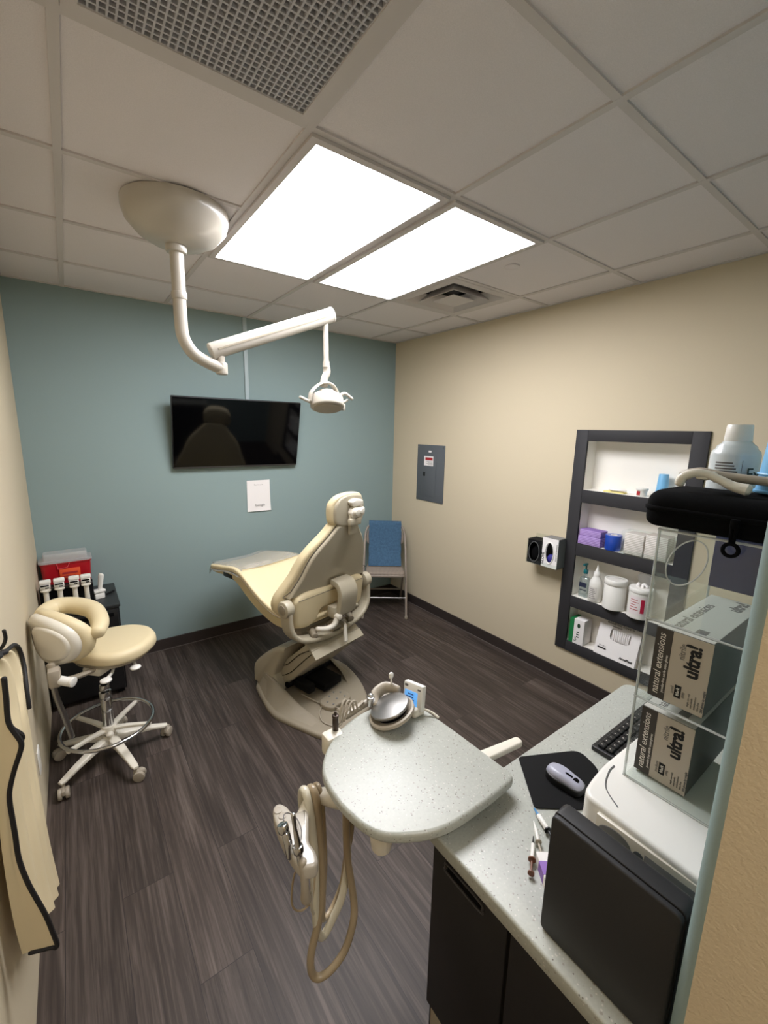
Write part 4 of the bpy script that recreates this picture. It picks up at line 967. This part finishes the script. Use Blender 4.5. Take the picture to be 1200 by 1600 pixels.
b = bmesh.new(); tube(b, [(.006,0,-.01),(.03,0,-.025),(.045,0,0),(.045,0,.03)], .005, n=8); obj('prong', b, M_['black'], t)
t = thing('wall_outlet', 'small white outlet plate low on the left wall behind the apron', 'outlet', (XL, 2.30, .30))
b = bmesh.new(); box(b, (0,-.036,-.058), (.006,.036,.058), .003); obj('plate', b, M_['white'], t)
for dz in (-.022, .022):
    b = bmesh.new(); box(b, (.006,-.016,dz-.014), (.0075,.016,dz+.014), .001); obj('socket', b, M_['offwhite'], t)

# ------------------------------------------------------------------ cabinet and worktop along the near partition
CT = .866
t = thing('base_cabinet', 'black-doored base cabinet under the speckled worktop', 'cabinet', (1.15, .39, 0))
def cb(b, lo, hi, bev=0): box(b, (lo[0]-1.15, lo[1]-.39, lo[2]), (hi[0]-1.15, hi[1]-.39, hi[2]), bev)
b = bmesh.new(); cb(b, (.662,.135,.0), (1.655,.632,.829)); obj('carcass', b, mat('pale_laminate', (170,160,142), .5), t, False)
b = bmesh.new(); cb(b, (.662,.632,.02), (1.655,.637,.829)); obj('end_panel', b, M_['cab'], t, False)
b = bmesh.new(); cb(b, (.643,.408,.295), (.661,.634,.822), .003); d = obj('door', b, M_['cab'], t)
b = bmesh.new()
tube(b, [V((.6415-1.15, y-.39, z)) for y, z in ((.58,.797),(.48,.797),(.473,.785),(.48,.773),(.58,.773),(.587,.785))], .0035, n=8, sub=4, closed=True); g = obj('pull_rim', b, mat('dark_pull', (52,50,51), .4), d)
b = bmesh.new(); cb(b, (.6422,.478,.776), (.6432,.582,.794)); obj('pull_recess', b, M_['slot'], d, False)
b = bmesh.new(); cb(b, (.643,.137,.295), (.661,.400,.822), .003); obj('door', b, M_['cab'], t)
t = thing('worktop', 'pale grey speckled worktop on the black cabinet', 'worktop', (1.15, .39, .83))
b = bmesh.new(); prism(b, roundpoly([(.625-1.15,.130-.39),(1.69-1.15,.130-.39),(1.69-1.15,.655-.39),(.625-1.15,.655-.39)], [.001,.001,.045,.012]), 0, .036, .006, .003); obj('slab', b, M_['quartz'], t)
b = bmesh.new(); box(b, (.63-1.15,.1285-.39,.036), (1.69-1.15,.1335-.39,.10), .001); b.free()

# ------------------------------------------------------------------ swivel tray with its hoses
t = thing('delivery_tray', 'speckled round-backed swivel tray hanging over the end of the worktop', 'tray table', (.66, .80, .892))
K = .978; out = [(.481,.918),(.526,.975),(.598,1.025),(.665,1.048),(.728,1.056),(.80,1.052),(.852,1.035),(.876,1.005),(.888,.94),(.894,.86),(.899,.76),(.902,.67),(.903,.615),(.892,.592),(.86,.587),(.80,.584),(.738,.584),(.69,.585),(.643,.590),(.60,.602),(.567,.618),(.53,.641),(.5,.668),(.477,.715),(.464,.79),(.466,.863)]
po = spline([V((x*K-.66, y*K-.80, 0)) for x, y in out], 3, True); po = [V((p.x,p.y)) for p in po]
b = bmesh.new(); prism(b, po, 0, .028, .009, .009, seg=5); obj('tabletop', b, M_['quartz'], t, angle=60)
b = bmesh.new(); cyl(b, (-.12,-.085,-.105), (-.12,-.085,-.001), .026, .038, bev=.008); obj('pivot_post', b, M_['offwhite'], t)
b = bmesh.new(); prism(b, roundpoly([(.02,-.09),(.385,-.133),(.39,-.104),(.02,-.04)], .013), -.022, -.002, .006, M=T()); obj('side_handle', b, M_['offwhite'], t)
b = bmesh.new(); box(b, (-.16,-.12,-.024), (.06,.12,-.002), .006); tube(b, [(.0,.0,-.03),(.05,-.06,-.06),(.07,-.13,-.09)], .026, n=14); box(b, (.03,-.161,-.16), (.11,-.12,-.06), .006); obj('support_arm', b, M_['offwhite'], t)
b = bmesh.new(); tube(b, [(-.10,.222,.008),(-.07,.238,.014),(-.03,.252,.02),(.03,.262,.028)], .011, n=12, flat=.6); tube(b, [(-.02,.255,.02),(.08,.262,.03),(.15,.225,.04),(.175,.17,.04)], .012, n=12); obj('rear_rail', b, M_['tubegrey'], t)
b = bmesh.new(); box(b, (-.128,.176,-.04), (-.068,.224,.03), .01); obj('instrument_block', b, M_['offwhite'], t)
b = bmesh.new(); cyl(b, (-.085,.208,.027), (-.085,.208,.07), .0095, bev=.002, n=16); cyl(b, (-.085,.208,.07), (-.085,.208,.08), .0105, bev=.003, n=16); cyl(b, (-.085,.208,.08), (-.085,.208,.092), .004, n=10); obj('coupling', b, mat('dark_metal', (70,60,54), .3, .8), t)
for k in range(3):
    b = bmesh.new(); tube(b, [(-.06+.008*k,.225,.03),(-.05+.012*k,.232,.075-.008*k),(-.03+.012*k,.245,.088-.01*k),(-.01+.012*k,.252,.06),(.0+.012*k,.25,.03),(.05,.258+.004*k,.04)], .0036, n=8); obj('tubing', b, M_['tubegrey'], t)
t = thing('cup_dish', 'polished round metal dish in a taupe holder on the tray edge', 'dish', (.738, .948, .9205))
MD = FR((0, 0, .046), (.742,-.573,.342), (.61,.79,0))
b = bmesh.new(); lathe(b, [(.001,-.006),(.052,-.006),(.0615,-.001),(.063,.004),(.061,.008),(.03,.013),(.001,.016)], MD, n=48); obj('metal_disc', b, M_['steel'], t)
b = bmesh.new(); lathe(b, [(.045,-.026),(.066,-.028),(.074,-.022),(.074,-.013),(.068,-.01),(.06,-.016),(.045,-.018),(.045,-.026)], MD, n=48); obj('holder_ring', b, M_['tubegrey'], t)
b = bmesh.new(); cyl(b, (0,0,-.027), (0,0,-.004), .05, bev=.003, M=MD); obj('cavity', b, M_['slot'], t)
b = bmesh.new(); tube(b, [(-.02,.05,.03),(.0,.08,.045),(.04,.078,.058),(.065,.04,.06)], [.016,.02,.02,.014], n=12, flat=.7); box(b, (-.012,-.012,0), (.03,.03,.022), .005); obj('bracket', b, M_['tubegrey'], t)
b = bmesh.new(); cyl(b, (-.032,.062,.03), (-.032,.062,.062), .013, bev=.003, n=18); ellip(b, (-.032,.062,.066), (.009,.009,.006)); obj('knob', b, M_['chrome'], t)
b = bmesh.new(); tube(b, [(.05,.06,.06),(.052,.065,.095)], .003, n=8, smooth=False); ellip(b, (.052,.066,.104), (.009,.007,.012)); obj('white_tip', b, M_['white'], t)
t = thing('digital_display', 'small white digital unit with lit blue screen on the tray edge', 'display', (.822, .942, .9205), 0)
FD = FR((-.008,-.004,.03), (.17,-.97,.12), (.22,.12,1))
b = bmesh.new(); box(b, (-.04,-.014,-.026), (.04,.068,-.004), .006, M=FD); obj('casing', b, M_['white'], t)
b = bmesh.new(); box(b, (-.032,-.002,-.0042), (.022,.042,-.0033), .0005, M=FD); sc_ = obj('screen', b, M_['lcd'], t, False)
b = bmesh.new()
for k, (u, v, w) in enumerate(((-.018,.03,.024),(-.024,.021,.03),(-.012,.013,.022))): box(b, (u, v, -.0033), (u+w, v+.0035, -.0030), M=FD)
obj('readout', b, mat('lcd_digits', (46,70,120), .5), sc_, False)
b = bmesh.new(); box(b, (-.034,.052,-.0042), (-.02,.06,-.0036), M=FD); box(b, (.02,.05,-.0042), (.033,.055,-.0036), M=FD); obj('print', b, M_['greytext'], t, False)
b = bmesh.new(); prism(b, roundpoly([(-.02,-.036),(.03,-.036),(.03,.036),(-.02,.036)], .012), 0, .03, .006); tube(b, [(.02,-.03,.02),(.04,-.05,.012),(.05,-.075,.003)], .004, n=8); obj('foot', b, M_['offwhite'], t)

t = thing('suction_unit', 'ivory instrument bracket with metal valves and draped hoses below the tray', 'suction unit', (.40, .90, .74))
O_ = V((.40, .90, .74))
bl = [(.366,.990),(.385,.992),(.397,.972),(.401,.949),(.414,.937),(.436,.935),(.434,.911),(.413,.867),(.402,.841),(.404,.811),(.397,.783),(.381,.777),(.358,.792),(.349,.836),(.348,.893),(.354,.957)]
b = bmesh.new(); pb = spline([V((x-.40, y-.90, 0)) for x, y in bl], 4, True); prism(b, [V((p.x,p.y)) for p in pb], 0, .042, .009, .009, seg=4); obj('bracket', b, M_['lampwhite'], t, angle=60)
b = bmesh.new(); tube(b, [(.02,.028,.02),(.072,.056,.04),(.12,.012,.048),(.172,-.045,.058)], [.018,.0165,.028,.036], n=16); cyl(b, (.165,-.045,.05), (.165,-.045,.127), .03, bev=.004); obj('stem', b, M_['offwhite'], t)
for x, y in ((-.029,.070),(-.026,.048)):
    b = bmesh.new(); lathe(b, [(.005,.0415),(.0095,.042),(.0105,.044),(.005,.0445)], T(x,y,0), n=20); obj('holder_ring', b, M_['tubegrey'], t)
b = bmesh.new(); tube(b, [(-.038,-.095,.03),(-.04,-.085,.075),(-.043,-.075,.12),(-.045,-.070,.16)], [.008,.0085,.0048,.0058], n=16); cyl(b, (-.0395,-.088,.06), (-.041,-.083,.078), .013, bev=.003); obj('metal_valve', b, M_['chrome'], t)
b = bmesh.new(); tube(b, [(-.052,-.06,.03),(-.053,-.055,.065),(-.055,-.045,.09)], [.009,.0105,.0105], n=16); obj('metal_valve', b, M_['chrome'], t)
b = bmesh.new(); cyl(b, (-.057,-.04,.088), (-.059,-.033,.108), .014, bev=.004, n=10); obj('valve_collar', b, M_['chrome'], t)
b = bmesh.new(); tube(b, [(-.036,-.10,.045),(-.034,-.106,-.02),(-.03,-.1,-.07),(-.022,-.095,-.085)], [.010,.010,.013,.012], n=12); obj('tailpiece', b, M_['tubegrey'], t)
b = bmesh.new(); tube(b, [V(p)-O_ for p in [(.375,.80,.75),(.369,.854,.696),(.359,.858,.642),(.359,.858,.59),(.376,.861,.556),(.399,.862,.547),(.421,.863,.568),(.44,.88,.65)]], .0028, n=8); obj('thin_tube', b, M_['hoseA'], t)
b = bmesh.new(); tube(b, [V(p)-O_ for p in [(.36,.83,.79),(.353,.87,.81),(.365,.915,.815),(.385,.93,.80),(.40,.91,.79),(.39,.86,.80),(.37,.83,.8)]], .0015, n=6); obj('loop_wire', b, M_['greytext'], t)
b = bmesh.new(); tube(b, [V(p)-O_ for p in [(.385,.80,.74),(.388,.80,.70),(.40,.83,.6),(.425,.88,.50),(.44,.90,.45)]], .004, n=8); obj('thin_tube', b, M_['hoseB'], t)
hA = [(.573,.939,.885),(.573,.939,.635),(.571,.928,.528),(.575,.914,.456),(.578,.900,.383),(.566,.884,.337),(.536,.880,.264),(.493,.882,.226),(.454,.891,.213),(.435,.901,.229),(.430,.904,.274),(.439,.909,.317),(.461,.910,.394),(.473,.910,.478),(.476,.914,.586),(.472,.921,.692),(.469,.928,.785),(.467,.95,.815),(.464,.975,.785),(.469,.979,.698),(.475,.976,.618),(.50,.965,.5)]
hB = [(.583,.956,.885),(.583,.956,.613),(.582,.945,.505),(.573,.939,.444),(.55,.93,.385),(.52,.93,.335),(.49,.929,.299),(.467,.92,.326),(.456,.915,.395),(.455,.915,.488),(.454,.915,.601),(.453,.924,.70),(.448,.935,.785),(.446,.958,.815),(.448,.982,.78),(.455,.984,.701),(.47,.98,.6)]
hC = [(.60,.95,.885),(.60,.95,.6),(.582,.957,.493),(.567,.955,.408),(.532,.951,.35),(.495,.937,.346),(.484,.926,.38),(.486,.925,.458),(.492,.926,.567),(.490,.928,.679),(.487,.935,.785),(.486,.958,.812),(.483,.985,.77),(.49,.985,.68)]
for nm, P, r, m in (('hose', hA, .0115, 'hoseA'), ('hose', hB, .012, 'hoseB'), ('hose', hC, .0075, 'hoseA')):
    b = bmesh.new(); tube(b, [V(p)-O_ for p in P], r, n=12, sub=6); obj(nm, b, M_[m], t)

# ------------------------------------------------------------------ things on the worktop
Z0 = CT+.0008
b = bmesh.new(); prism(b, roundpoly([(.999,.652),(1.178,.561),(1.15,.48),(.985,.440),(.885,.517)], [.012,.03,.03,.012,.012]), Z0, Z0+.003, .001); tag(obj('mouse_pad', b, M_['blackm']), 'black mouse pad on the speckled worktop', 'mouse pad')
t = thing('computer_mouse', 'silver and black computer mouse on the black mouse pad', 'mouse', (1.022, .516, Z0+.0032), -90+3)
mo = spline([V((x,y,0)) for x, y in [(-.052,0),(-.046,.02),(-.02,.03),(.015,.027),(.042,.025),(.052,.012),(.053,-.012),(.042,-.025),(.015,-.027),(-.02,-.03),(-.046,-.02)]], 4, True)
mo = [V((p.x,p.y)) for p in mo]
b = bmesh.new(); prism(b, mo, 0, .02, .004, .003); obj('lower_shell', b, M_['black'], t)
b = bmesh.new(); prism(b, [V((p.x,p.y*.86)) for p in mo], .016, .036, .015, .001, seg=6, fn=lambda p: (p[0], p[1], p[2]-2.6*(p[0]+.01)**2)); obj('upper_shell', b, M_['mousegrey'], t, angle=60)
b = bmesh.new(); cyl(b, (.03,-.004,.028), (.03,.004,.028), .008, n=16); box(b, (.0,-.0007,.030), (.02,.0007,.0365)); obj('wheel', b, M_['slot'], t)
t = thing('keyboard', 'black keyboard behind the white box on the worktop', 'keyboard', (1.43, .475, Z0), 0)
b = bmesh.new(); prism(b, rect(-.215,-.075,.215,.07,.008), 0, .018, .004, .002, fn=lambda p: (p[0], p[1], p[2]*(1-.25*(p[1]+.07)/.14))); obj('body', b, M_['black'], t)
b = bmesh.new()
for r_ in range(5):
    for k in range(15): x = -.205+.0272*k; y = -.062+.0245*r_; box(b, (x+.001,y,.015), (x+.024,y+.0205,.0235), .002, seg=1)
o = obj('keycaps', b, M_['black'], t, False); o['kind'] = 'stuff'
b = bmesh.new()
for r_ in range(5):
    for k in range(15): x = -.205+.0272*k; y = -.062+.0245*r_; box(b, (x+.008,y+.009,.0236), (x+.0105,y+.0122,.0238))
o = obj('key_letters', b, M_['whiteink'], t, False); o['kind'] = 'stuff'
def syringe(label, p0, p1, r, m, flange, plunger, tip, tipm):
    p0 = V(p0); p1 = V(p1); d = (p1-p0).normalized(); L = (p1-p0).length; z = r+.0005+Z0
    t = thing('syringe', label, 'syringe', (p0.x, p0.y, Z0), 0, 'syringes on the worktop')
    O = V((0, 0, flange+.0006))
    b = bmesh.new(); cyl(b, O+d*.02, O+d*(L*.62), r, n=16, bev=r*.3); obj('barrel', b, m, t)
    b = bmesh.new(); tube(b, [O, O+d*.012, O+d*.021], [r*.35,r*.5,r*.8], n=12, smooth=False); obj('tip', b, tipm, t)
    b = bmesh.new(); cyl(b, O+d*(L*.62), O+d*(L*.62+.003), flange, n=20); obj('flange', b, plunger, t)
    b = bmesh.new(); cyl(b, O+d*(L*.62), O+d*L, r*.6, n=12); cyl(b, O+d*(L-.003), O+d*L, flange*.85, n=20); obj('plunger', b, plunger, t)
    return t
syringe('white syringe with blue-banded tip lying against the black case and mouse pad', (.877,.513,Z0), (.836,.425,Z0), .006, M_['white'], .0085, M_['black'], 0, mat('blue_tip', (70,130,180), .4))
syringe('slim white syringe lying between the brown syringe and the mouse pad', (.845,.492,Z0), (.785,.43,Z0), .0042, M_['white'], .0075, M_['tubegrey'], 0, M_['white'])
syringe('white syringe with black tip and brown plunger near the worktop edge', (.808,.467,Z0), (.727,.417,Z0), .0042, M_['white'], .0085, M_['bronze'], 0, M_['black'])
t = thing('small_box', 'small white and lilac carton beside the black case', 'carton', (.758, .392, Z0), 52)
b = bmesh.new(); box(b, (-.03,-.018,0), (.04,.018,.024), .001); obj('carton', b, M_['paper'], t, False)
b = bmesh.new(); box(b, (-.012,-.0185,.0), (.018,.0185,.0245)); obj('lilac_band', b, M_['lilac'], t, False)

t = thing('black_case', 'upright dark grey plastic case on the worktop against the partition', 'case', (.68, .243, Z0))
b = bmesh.new(); F = FR((.672-.68,0,.131), (0,-1,0), (0,0,1))
def rr(x0, y0, x1, y1, r): return roundpoly([(x0,y0),(x1,y0),(x1,y1),(x0,y1)], r)
prism(b, rr(-.107,-.130,.107,.130,.012), .003, .0125, .004, .0, M=F); obj('front_half', b, M_['casegrey'], t)
b = bmesh.new(); prism(b, rr(-.1085,-.131,.1085,.131,.012), -.040, .0, .002, .011, M=F); obj('rear_half', b, M_['casegrey'], t)
b = bmesh.new(); prism(b, rr(-.1045,-.128,.1045,.128,.01), -.002, .006, .0, .0, M=F); obj('parting_groove', b, M_['slot'], t)

t = thing('white_device', 'white rounded desktop machine on the worktop under the clear glove stand', 'machine', (1.0, .26, Z0))
b = bmesh.new(); dv = roundpoly([(.835,.136),(1.205,.136),(1.205,.395),(.97,.400),(.90,.394),(.845,.384)], [.022,.022,.022,.03,.05,.03], 6)
prism(b, [V((p.x-1.0,p.y-.26)) for p in dv], 0, .178, .010, .004, seg=5); obj('housing', b, M_['white'], t, angle=50)
b = bmesh.new(); box(b, (-.1665,-.108,.098), (-.155,.085,.164), .002); obj('front_recess', b, M_['offwhite'], t)
b = bmesh.new(); box(b, (-.1675,-.10,.108), (-.1660,-.012,.150), .001); obj('display_window', b, M_['grey'], t)
b = bmesh.new(); prism(b, circ(0,0,.034,.024,24), 0, .002, .001, M=FR((-.1662,.045,.132), (0,-1,0), (0,0,1))); obj('grille_patch', b, M_['grey'], t)
b = bmesh.new(); cyl(b, (-.1685,-.002,.136), (-.166,-.002,.136), .0095, n=20); obj('round_button', b, M_['panelgrey'], t)
b = bmesh.new(); tube(b, [(-.13,.06,.1785),(-.10,.10,.1785),(-.05,.118,.1785),(-.02,.12,.1785)], .003, n=8, flat=.4); obj('lid_groove', b, M_['grey'], t)

# tall clear glove stand on the white machine
HB = Z0+.179; t = thing('glove_stand', 'tall clear acrylic stand of glove boxes beside the partition', 'glove stand', (1.155, .247, HB))
x0, x1, y0, y1 = .972-1.155, 1.345-1.155, .138-.247, .357-.247; ZT = 1.6375-HB; S1, S2 = 1.440-HB, 1.2535-HB
b = bmesh.new(); box(b, (x0,y1-.004,0), (x1,y1,ZT), .001); box(b, (x0,y0,0), (x1,y0+.004,ZT), .001); box(b, (x0,y0+.004,0), (x1,y1-.004,.004)); box(b, (x0,y0+.004,ZT-.005), (x1,y1-.004,ZT)); obj('side_panels', b, M_['clear'], t, False)
for z in (S1, S2):
    b = bmesh.new(); box(b, (x0,y0+.004,z-.005), (x1,y1-.004,z)); obj('shelf', b, M_['clear'], t, False)
b = bmesh.new(); n = 32; F = FR((x0,0,(S1+ZT)/2), (0,-1,0), (0,0,1)); hh = (ZT-S1)/2-.002; cx = -.052; ox0, ox1 = -.109, .109
ou = rectn(ox0, -hh, ox1, hh, n); hol = []
for k, (x, y) in enumerate(ou):
    a = math.atan2(y/hh, x/.109); u, w_ = .033*math.cos(a), .049*math.sin(a); hol.append((u*.95+w_*.25+cx, w_+.036))
holed(b, ou, hol, -.003, .0, F); obj('front_panel', b, M_['clear'], t, False)
b = bmesh.new(); tube(b, [F @ V((p[0],p[1],.001)) for p in hol], .0016, n=6, sub=3, closed=True)
obj('opening_edge', b, M_['clearedge'], t, False)
EDGES = [((x0+.001,y1-.002,.002),(x0+.001,y1-.002,ZT-.002)), ((x1,y1-.002,.002),(x1,y1-.002,ZT))]+[((x0+.0005,y0,z-.0025),(x0+.0005,y1,z-.0025)) for z in (S1, S2, .003, ZT-.002)]
for p, q in EDGES:
    b = bmesh.new(); tube(b, [p, q], .0026, n=6, smooth=False); obj('polished_edge', b, M_['clearedge'], t, False)
def big_glove_box(label, z, size_word, xf, y0):
    t = thing('glove_box', label, 'glove box', (xf, y0, z), 0, 'glove boxes in the clear stand')
    W, Hh, D = .105, .164, .325
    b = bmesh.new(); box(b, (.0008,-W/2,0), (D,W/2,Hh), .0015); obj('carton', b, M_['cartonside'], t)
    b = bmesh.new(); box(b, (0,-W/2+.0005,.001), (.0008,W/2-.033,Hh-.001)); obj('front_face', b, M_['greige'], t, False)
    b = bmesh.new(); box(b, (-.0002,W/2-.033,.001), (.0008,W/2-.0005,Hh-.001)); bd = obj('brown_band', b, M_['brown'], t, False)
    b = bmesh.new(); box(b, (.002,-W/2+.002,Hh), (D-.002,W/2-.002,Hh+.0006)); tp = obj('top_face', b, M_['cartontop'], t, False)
    Fv = lambda y, z_: FR((-.0004, y, z_), (0,0,1), (0,1,0))
    b = bmesh.new(); text_bm(b, 'natural extensions', .0205, Fv(W/2-.0135,.081), shear=.18, sx=.93); text_bm(b, 'powder-free nitrile exam gloves', .0075, Fv(W/2-.027,.062), sx=.9); obj('band_lettering', b, M_['whiteink'], bd, False)
    b = bmesh.new(); text_bm(b, 'ultra!', .037, Fv(-.022,.112), bold=.0014, sx=.92); obj('bold_lettering', b, M_['ink'], t, False)
    b = bmesh.new(); text_bm(b, 'nitrile', .017, Fv(-.0015,.126), sx=.9); text_bm(b, size_word, .0085, Fv(.007,.035)); text_bm(b, '(200)', .006, Fv(-.014,.032))
    for k in range(4): text_bm(b, ('single use only','non-sterile','ambidextrous','latex free')[k], .0052, FR((-.0004,-.024-.006*k,.011), (0,0,1), (0,1,0)), align='LEFT')
    text_bm(b, '200 gloves by weight', .0058, FR((-.0004,-W/2+.0035,.011), (0,0,1), (0,1,0)), align='LEFT', bold=.0002); obj('small_print', b, M_['greytext'], t, False)
    b = bmesh.new(); box(b, (-.0006,-.0095,.021), (-.0001,.0025,.049)); bx = obj('black_patch', b, M_['ink'], t, False)
    b = bmesh.new(); text_bm(b, 'black', .009, FR((-.0009,-.0035,.035), (0,0,1), (0,1,0))); obj('patch_lettering', b, M_['whiteink'], bx, False)
    b = bmesh.new(); Ft = lambda x, y: FR((x, y, Hh+.0009), (1,0,0), (0,1,0))
    text_bm(b, 'natural extensions', .032, Ft(.13,.026), sx=.9); text_bm(b, 'ultra!', .036, FR((.275,-.02,Hh+.0009), (1,0,0), (0,1,0)), bold=.001); box(b, (.03,-.028,Hh+.0007), (.055,-.008,Hh+.0011)); obj('top_lettering', b, M_['greytext'], tp, False)
    return t
big_glove_box('upper greige carton of black gloves in the clear stand', HB+S2+.0006, 'small', .996, .289)
big_glove_box('lower greige carton of black gloves in the clear stand', HB+.0046, 'medium', 1.010, .2985)
b = bmesh.new(); box(b, (1.318,.146,HB+S1+.0005), (1.338,.351,HB+S1+.16), .002); tag(obj('folder', b, M_['navy']), 'dark navy folder standing at the back of the clear stand, top compartment', 'folder')
# zip pouch and the rest on top of the stand
ZP = 1.638
t = thing('zip_pouch', 'black zip case lying on top of the clear glove stand', 'zip case', (1.06, .275, ZP))
po = rr(-.096,-.124,.096,.118,.04)
b = bmesh.new(); prism(b, po, 0, .037, .002, .018, seg=5); obj('lower_shell', b, M_['cloth'], t, angle=60)
b = bmesh.new(); prism(b, po, .041, .072, .026, .002, seg=6, fn=lambda p: (p[0], p[1], p[2]+.006*(1-min(1,(p[0]/.09)**2)))); obj('upper_shell', b, M_['cloth'], t, angle=60)
b = bmesh.new(); prism(b, offset(ccw(po), -.0035), .034, .044, .004, M=T()); obj('zipper_band', b, M_['cloth'], t)
b = bmesh.new(); box(b, (-.108,-.052,.022), (-.098,-.038,.04), .003); tube(b, [(-.104,-.049,.024),(-.104,-.047,-.006)], .003, n=8, smooth=False); tube(b, [(-.104,-.041,.024),(-.104,-.043,-.006)], .003, n=8, smooth=False)
tube(b, [V((-.104,-.045+.0115*math.cos(2*PI*k/12),-.017+.0115*math.sin(2*PI*k/12))) for k in range(12)], .0035, n=8, sub=2, closed=True); obj('zipper_pull', b, M_['slot'], t)
t = thing('dispensing_gun', 'ivory hand dispensing gun lying on the black zip case', 'dispensing gun', (1.02, .29, ZP+.078))
O_ = V((1.02, .29, ZP+.078))
b = bmesh.new(); tube(b, [V(p)-O_ for p in [(1.01,.345,1.727),(1.01,.340,1.741),(1.015,.322,1.751),(1.02,.303,1.75),(1.02,.280,1.741),(1.02,.258,1.731),(1.02,.236,1.7265)]], [.009,.0095,.008,.008,.0078,.0092,.0115], n=14); obj('trigger_handle', b, M_['offwhite'], t)
b = bmesh.new(); tube(b, [V(p)-O_ for p in [(1.075,.365,1.742),(1.07,.33,1.75),(1.07,.29,1.745),(1.07,.235,1.742),(1.07,.20,1.742)]], [.008,.010,.0095,.009,.009], n=14); obj('barrel', b, M_['tubegrey'], t)
b = bmesh.new(); cyl(b, V((1.07,.200,1.742))-O_, V((1.07,.188,1.742))-O_, .011); obj('end_cap', b, M_['blackm'], t)
b = bmesh.new(); box(b, V((1.015,.298,1.738))-O_, V((1.07,.322,1.754))-O_, .005); obj('bridge', b, M_['offwhite'], t)
t = thing('rinse_bottle', 'white capped rinse bottle on the stand behind the black zip case', 'bottle', (1.205, .311, ZP))
b = bmesh.new(); lathe(b, [(.001,0),(.042,0),(.0455,.004),(.0455,.146),(.043,.155),(.038,.160),(.036,.166),(.030,.171),(.024,.178),(.001,.178)], n=48); obj('body', b, M_['mouthwash'], t)
b = bmesh.new(); lathe(b, [(.001,.176),(.0245,.176),(.0255,.179),(.0235,.211),(.0222,.213),(.001,.213)], n=40); obj('cap', b, M_['white'], t)
b = bmesh.new()
for q in range(8):
    n = 14-(q*5 % 4); aa = [math.radians(150+4.2*k) for k in range(n)]
    rings = [[V((.0459*math.cos(a), .0459*math.sin(a), z)) for a in aa] for z in (.085+.0062*q, .0882+.0062*q)]
    add(b, rings[0]+rings[1], [(k,k+1,n+1+k,n+k) for k in range(n-1)])
for k in range(2):
    a = math.radians(212+k*.0); rings = [[V((.046*math.cos(a+e), .046*math.sin(a+e), z)) for e in (0,.02)] for z in (.08,.136)]
    add(b, rings[0]+rings[1], [(0,1,3,2)])
obj('label_print', b, M_['greytext'], t)
b = bmesh.new(); a = math.radians(243); text_bm(b, 'Ex', .036, FR((.0464*math.cos(a), .0464*math.sin(a), .107), (-math.sin(a), math.cos(a), 0), (0,0,1))); obj('lettering', b, mat('dark_green_print', (30,52,50), .6), t, False)
cup('plastic_cup', 'light blue upturned cup on the black zip case at the partition', (1.105, .210, ZP+.079), h=.12)

# ------------------------------------------------------------------ light
l = bpy.data.lights.new('passage_lamp', 'AREA'); l.shape = 'RECTANGLE'; l.size = .6; l.size_y = 1.2; l.energy = 26; l.color = (1, .97, .92)
o = bpy.data.objects.new('passage_lamp', l); COL.objects.link(o); o.location = (.5, -.95, H-.03)
w = bpy.data.worlds.new('world'); SC.world = w; w.use_nodes = True; w.node_tree.nodes['Background'].inputs[0].default_value = (.05,.05,.05,1); w.node_tree.nodes['Background'].inputs[1].default_value = 1
SC.view_settings.view_transform = 'Standard'; SC.view_settings.look = 'None'; SC.view_settings.gamma = 1; SC.view_settings.use_curve_mapping = False
SC.view_settings.exposure = 0.14
SC.cycles.max_bounces = 10; SC.cycles.diffuse_bounces = 6; SC.cycles.transparent_max_bounces = 24; SC.cycles.sample_clamp_indirect = 6
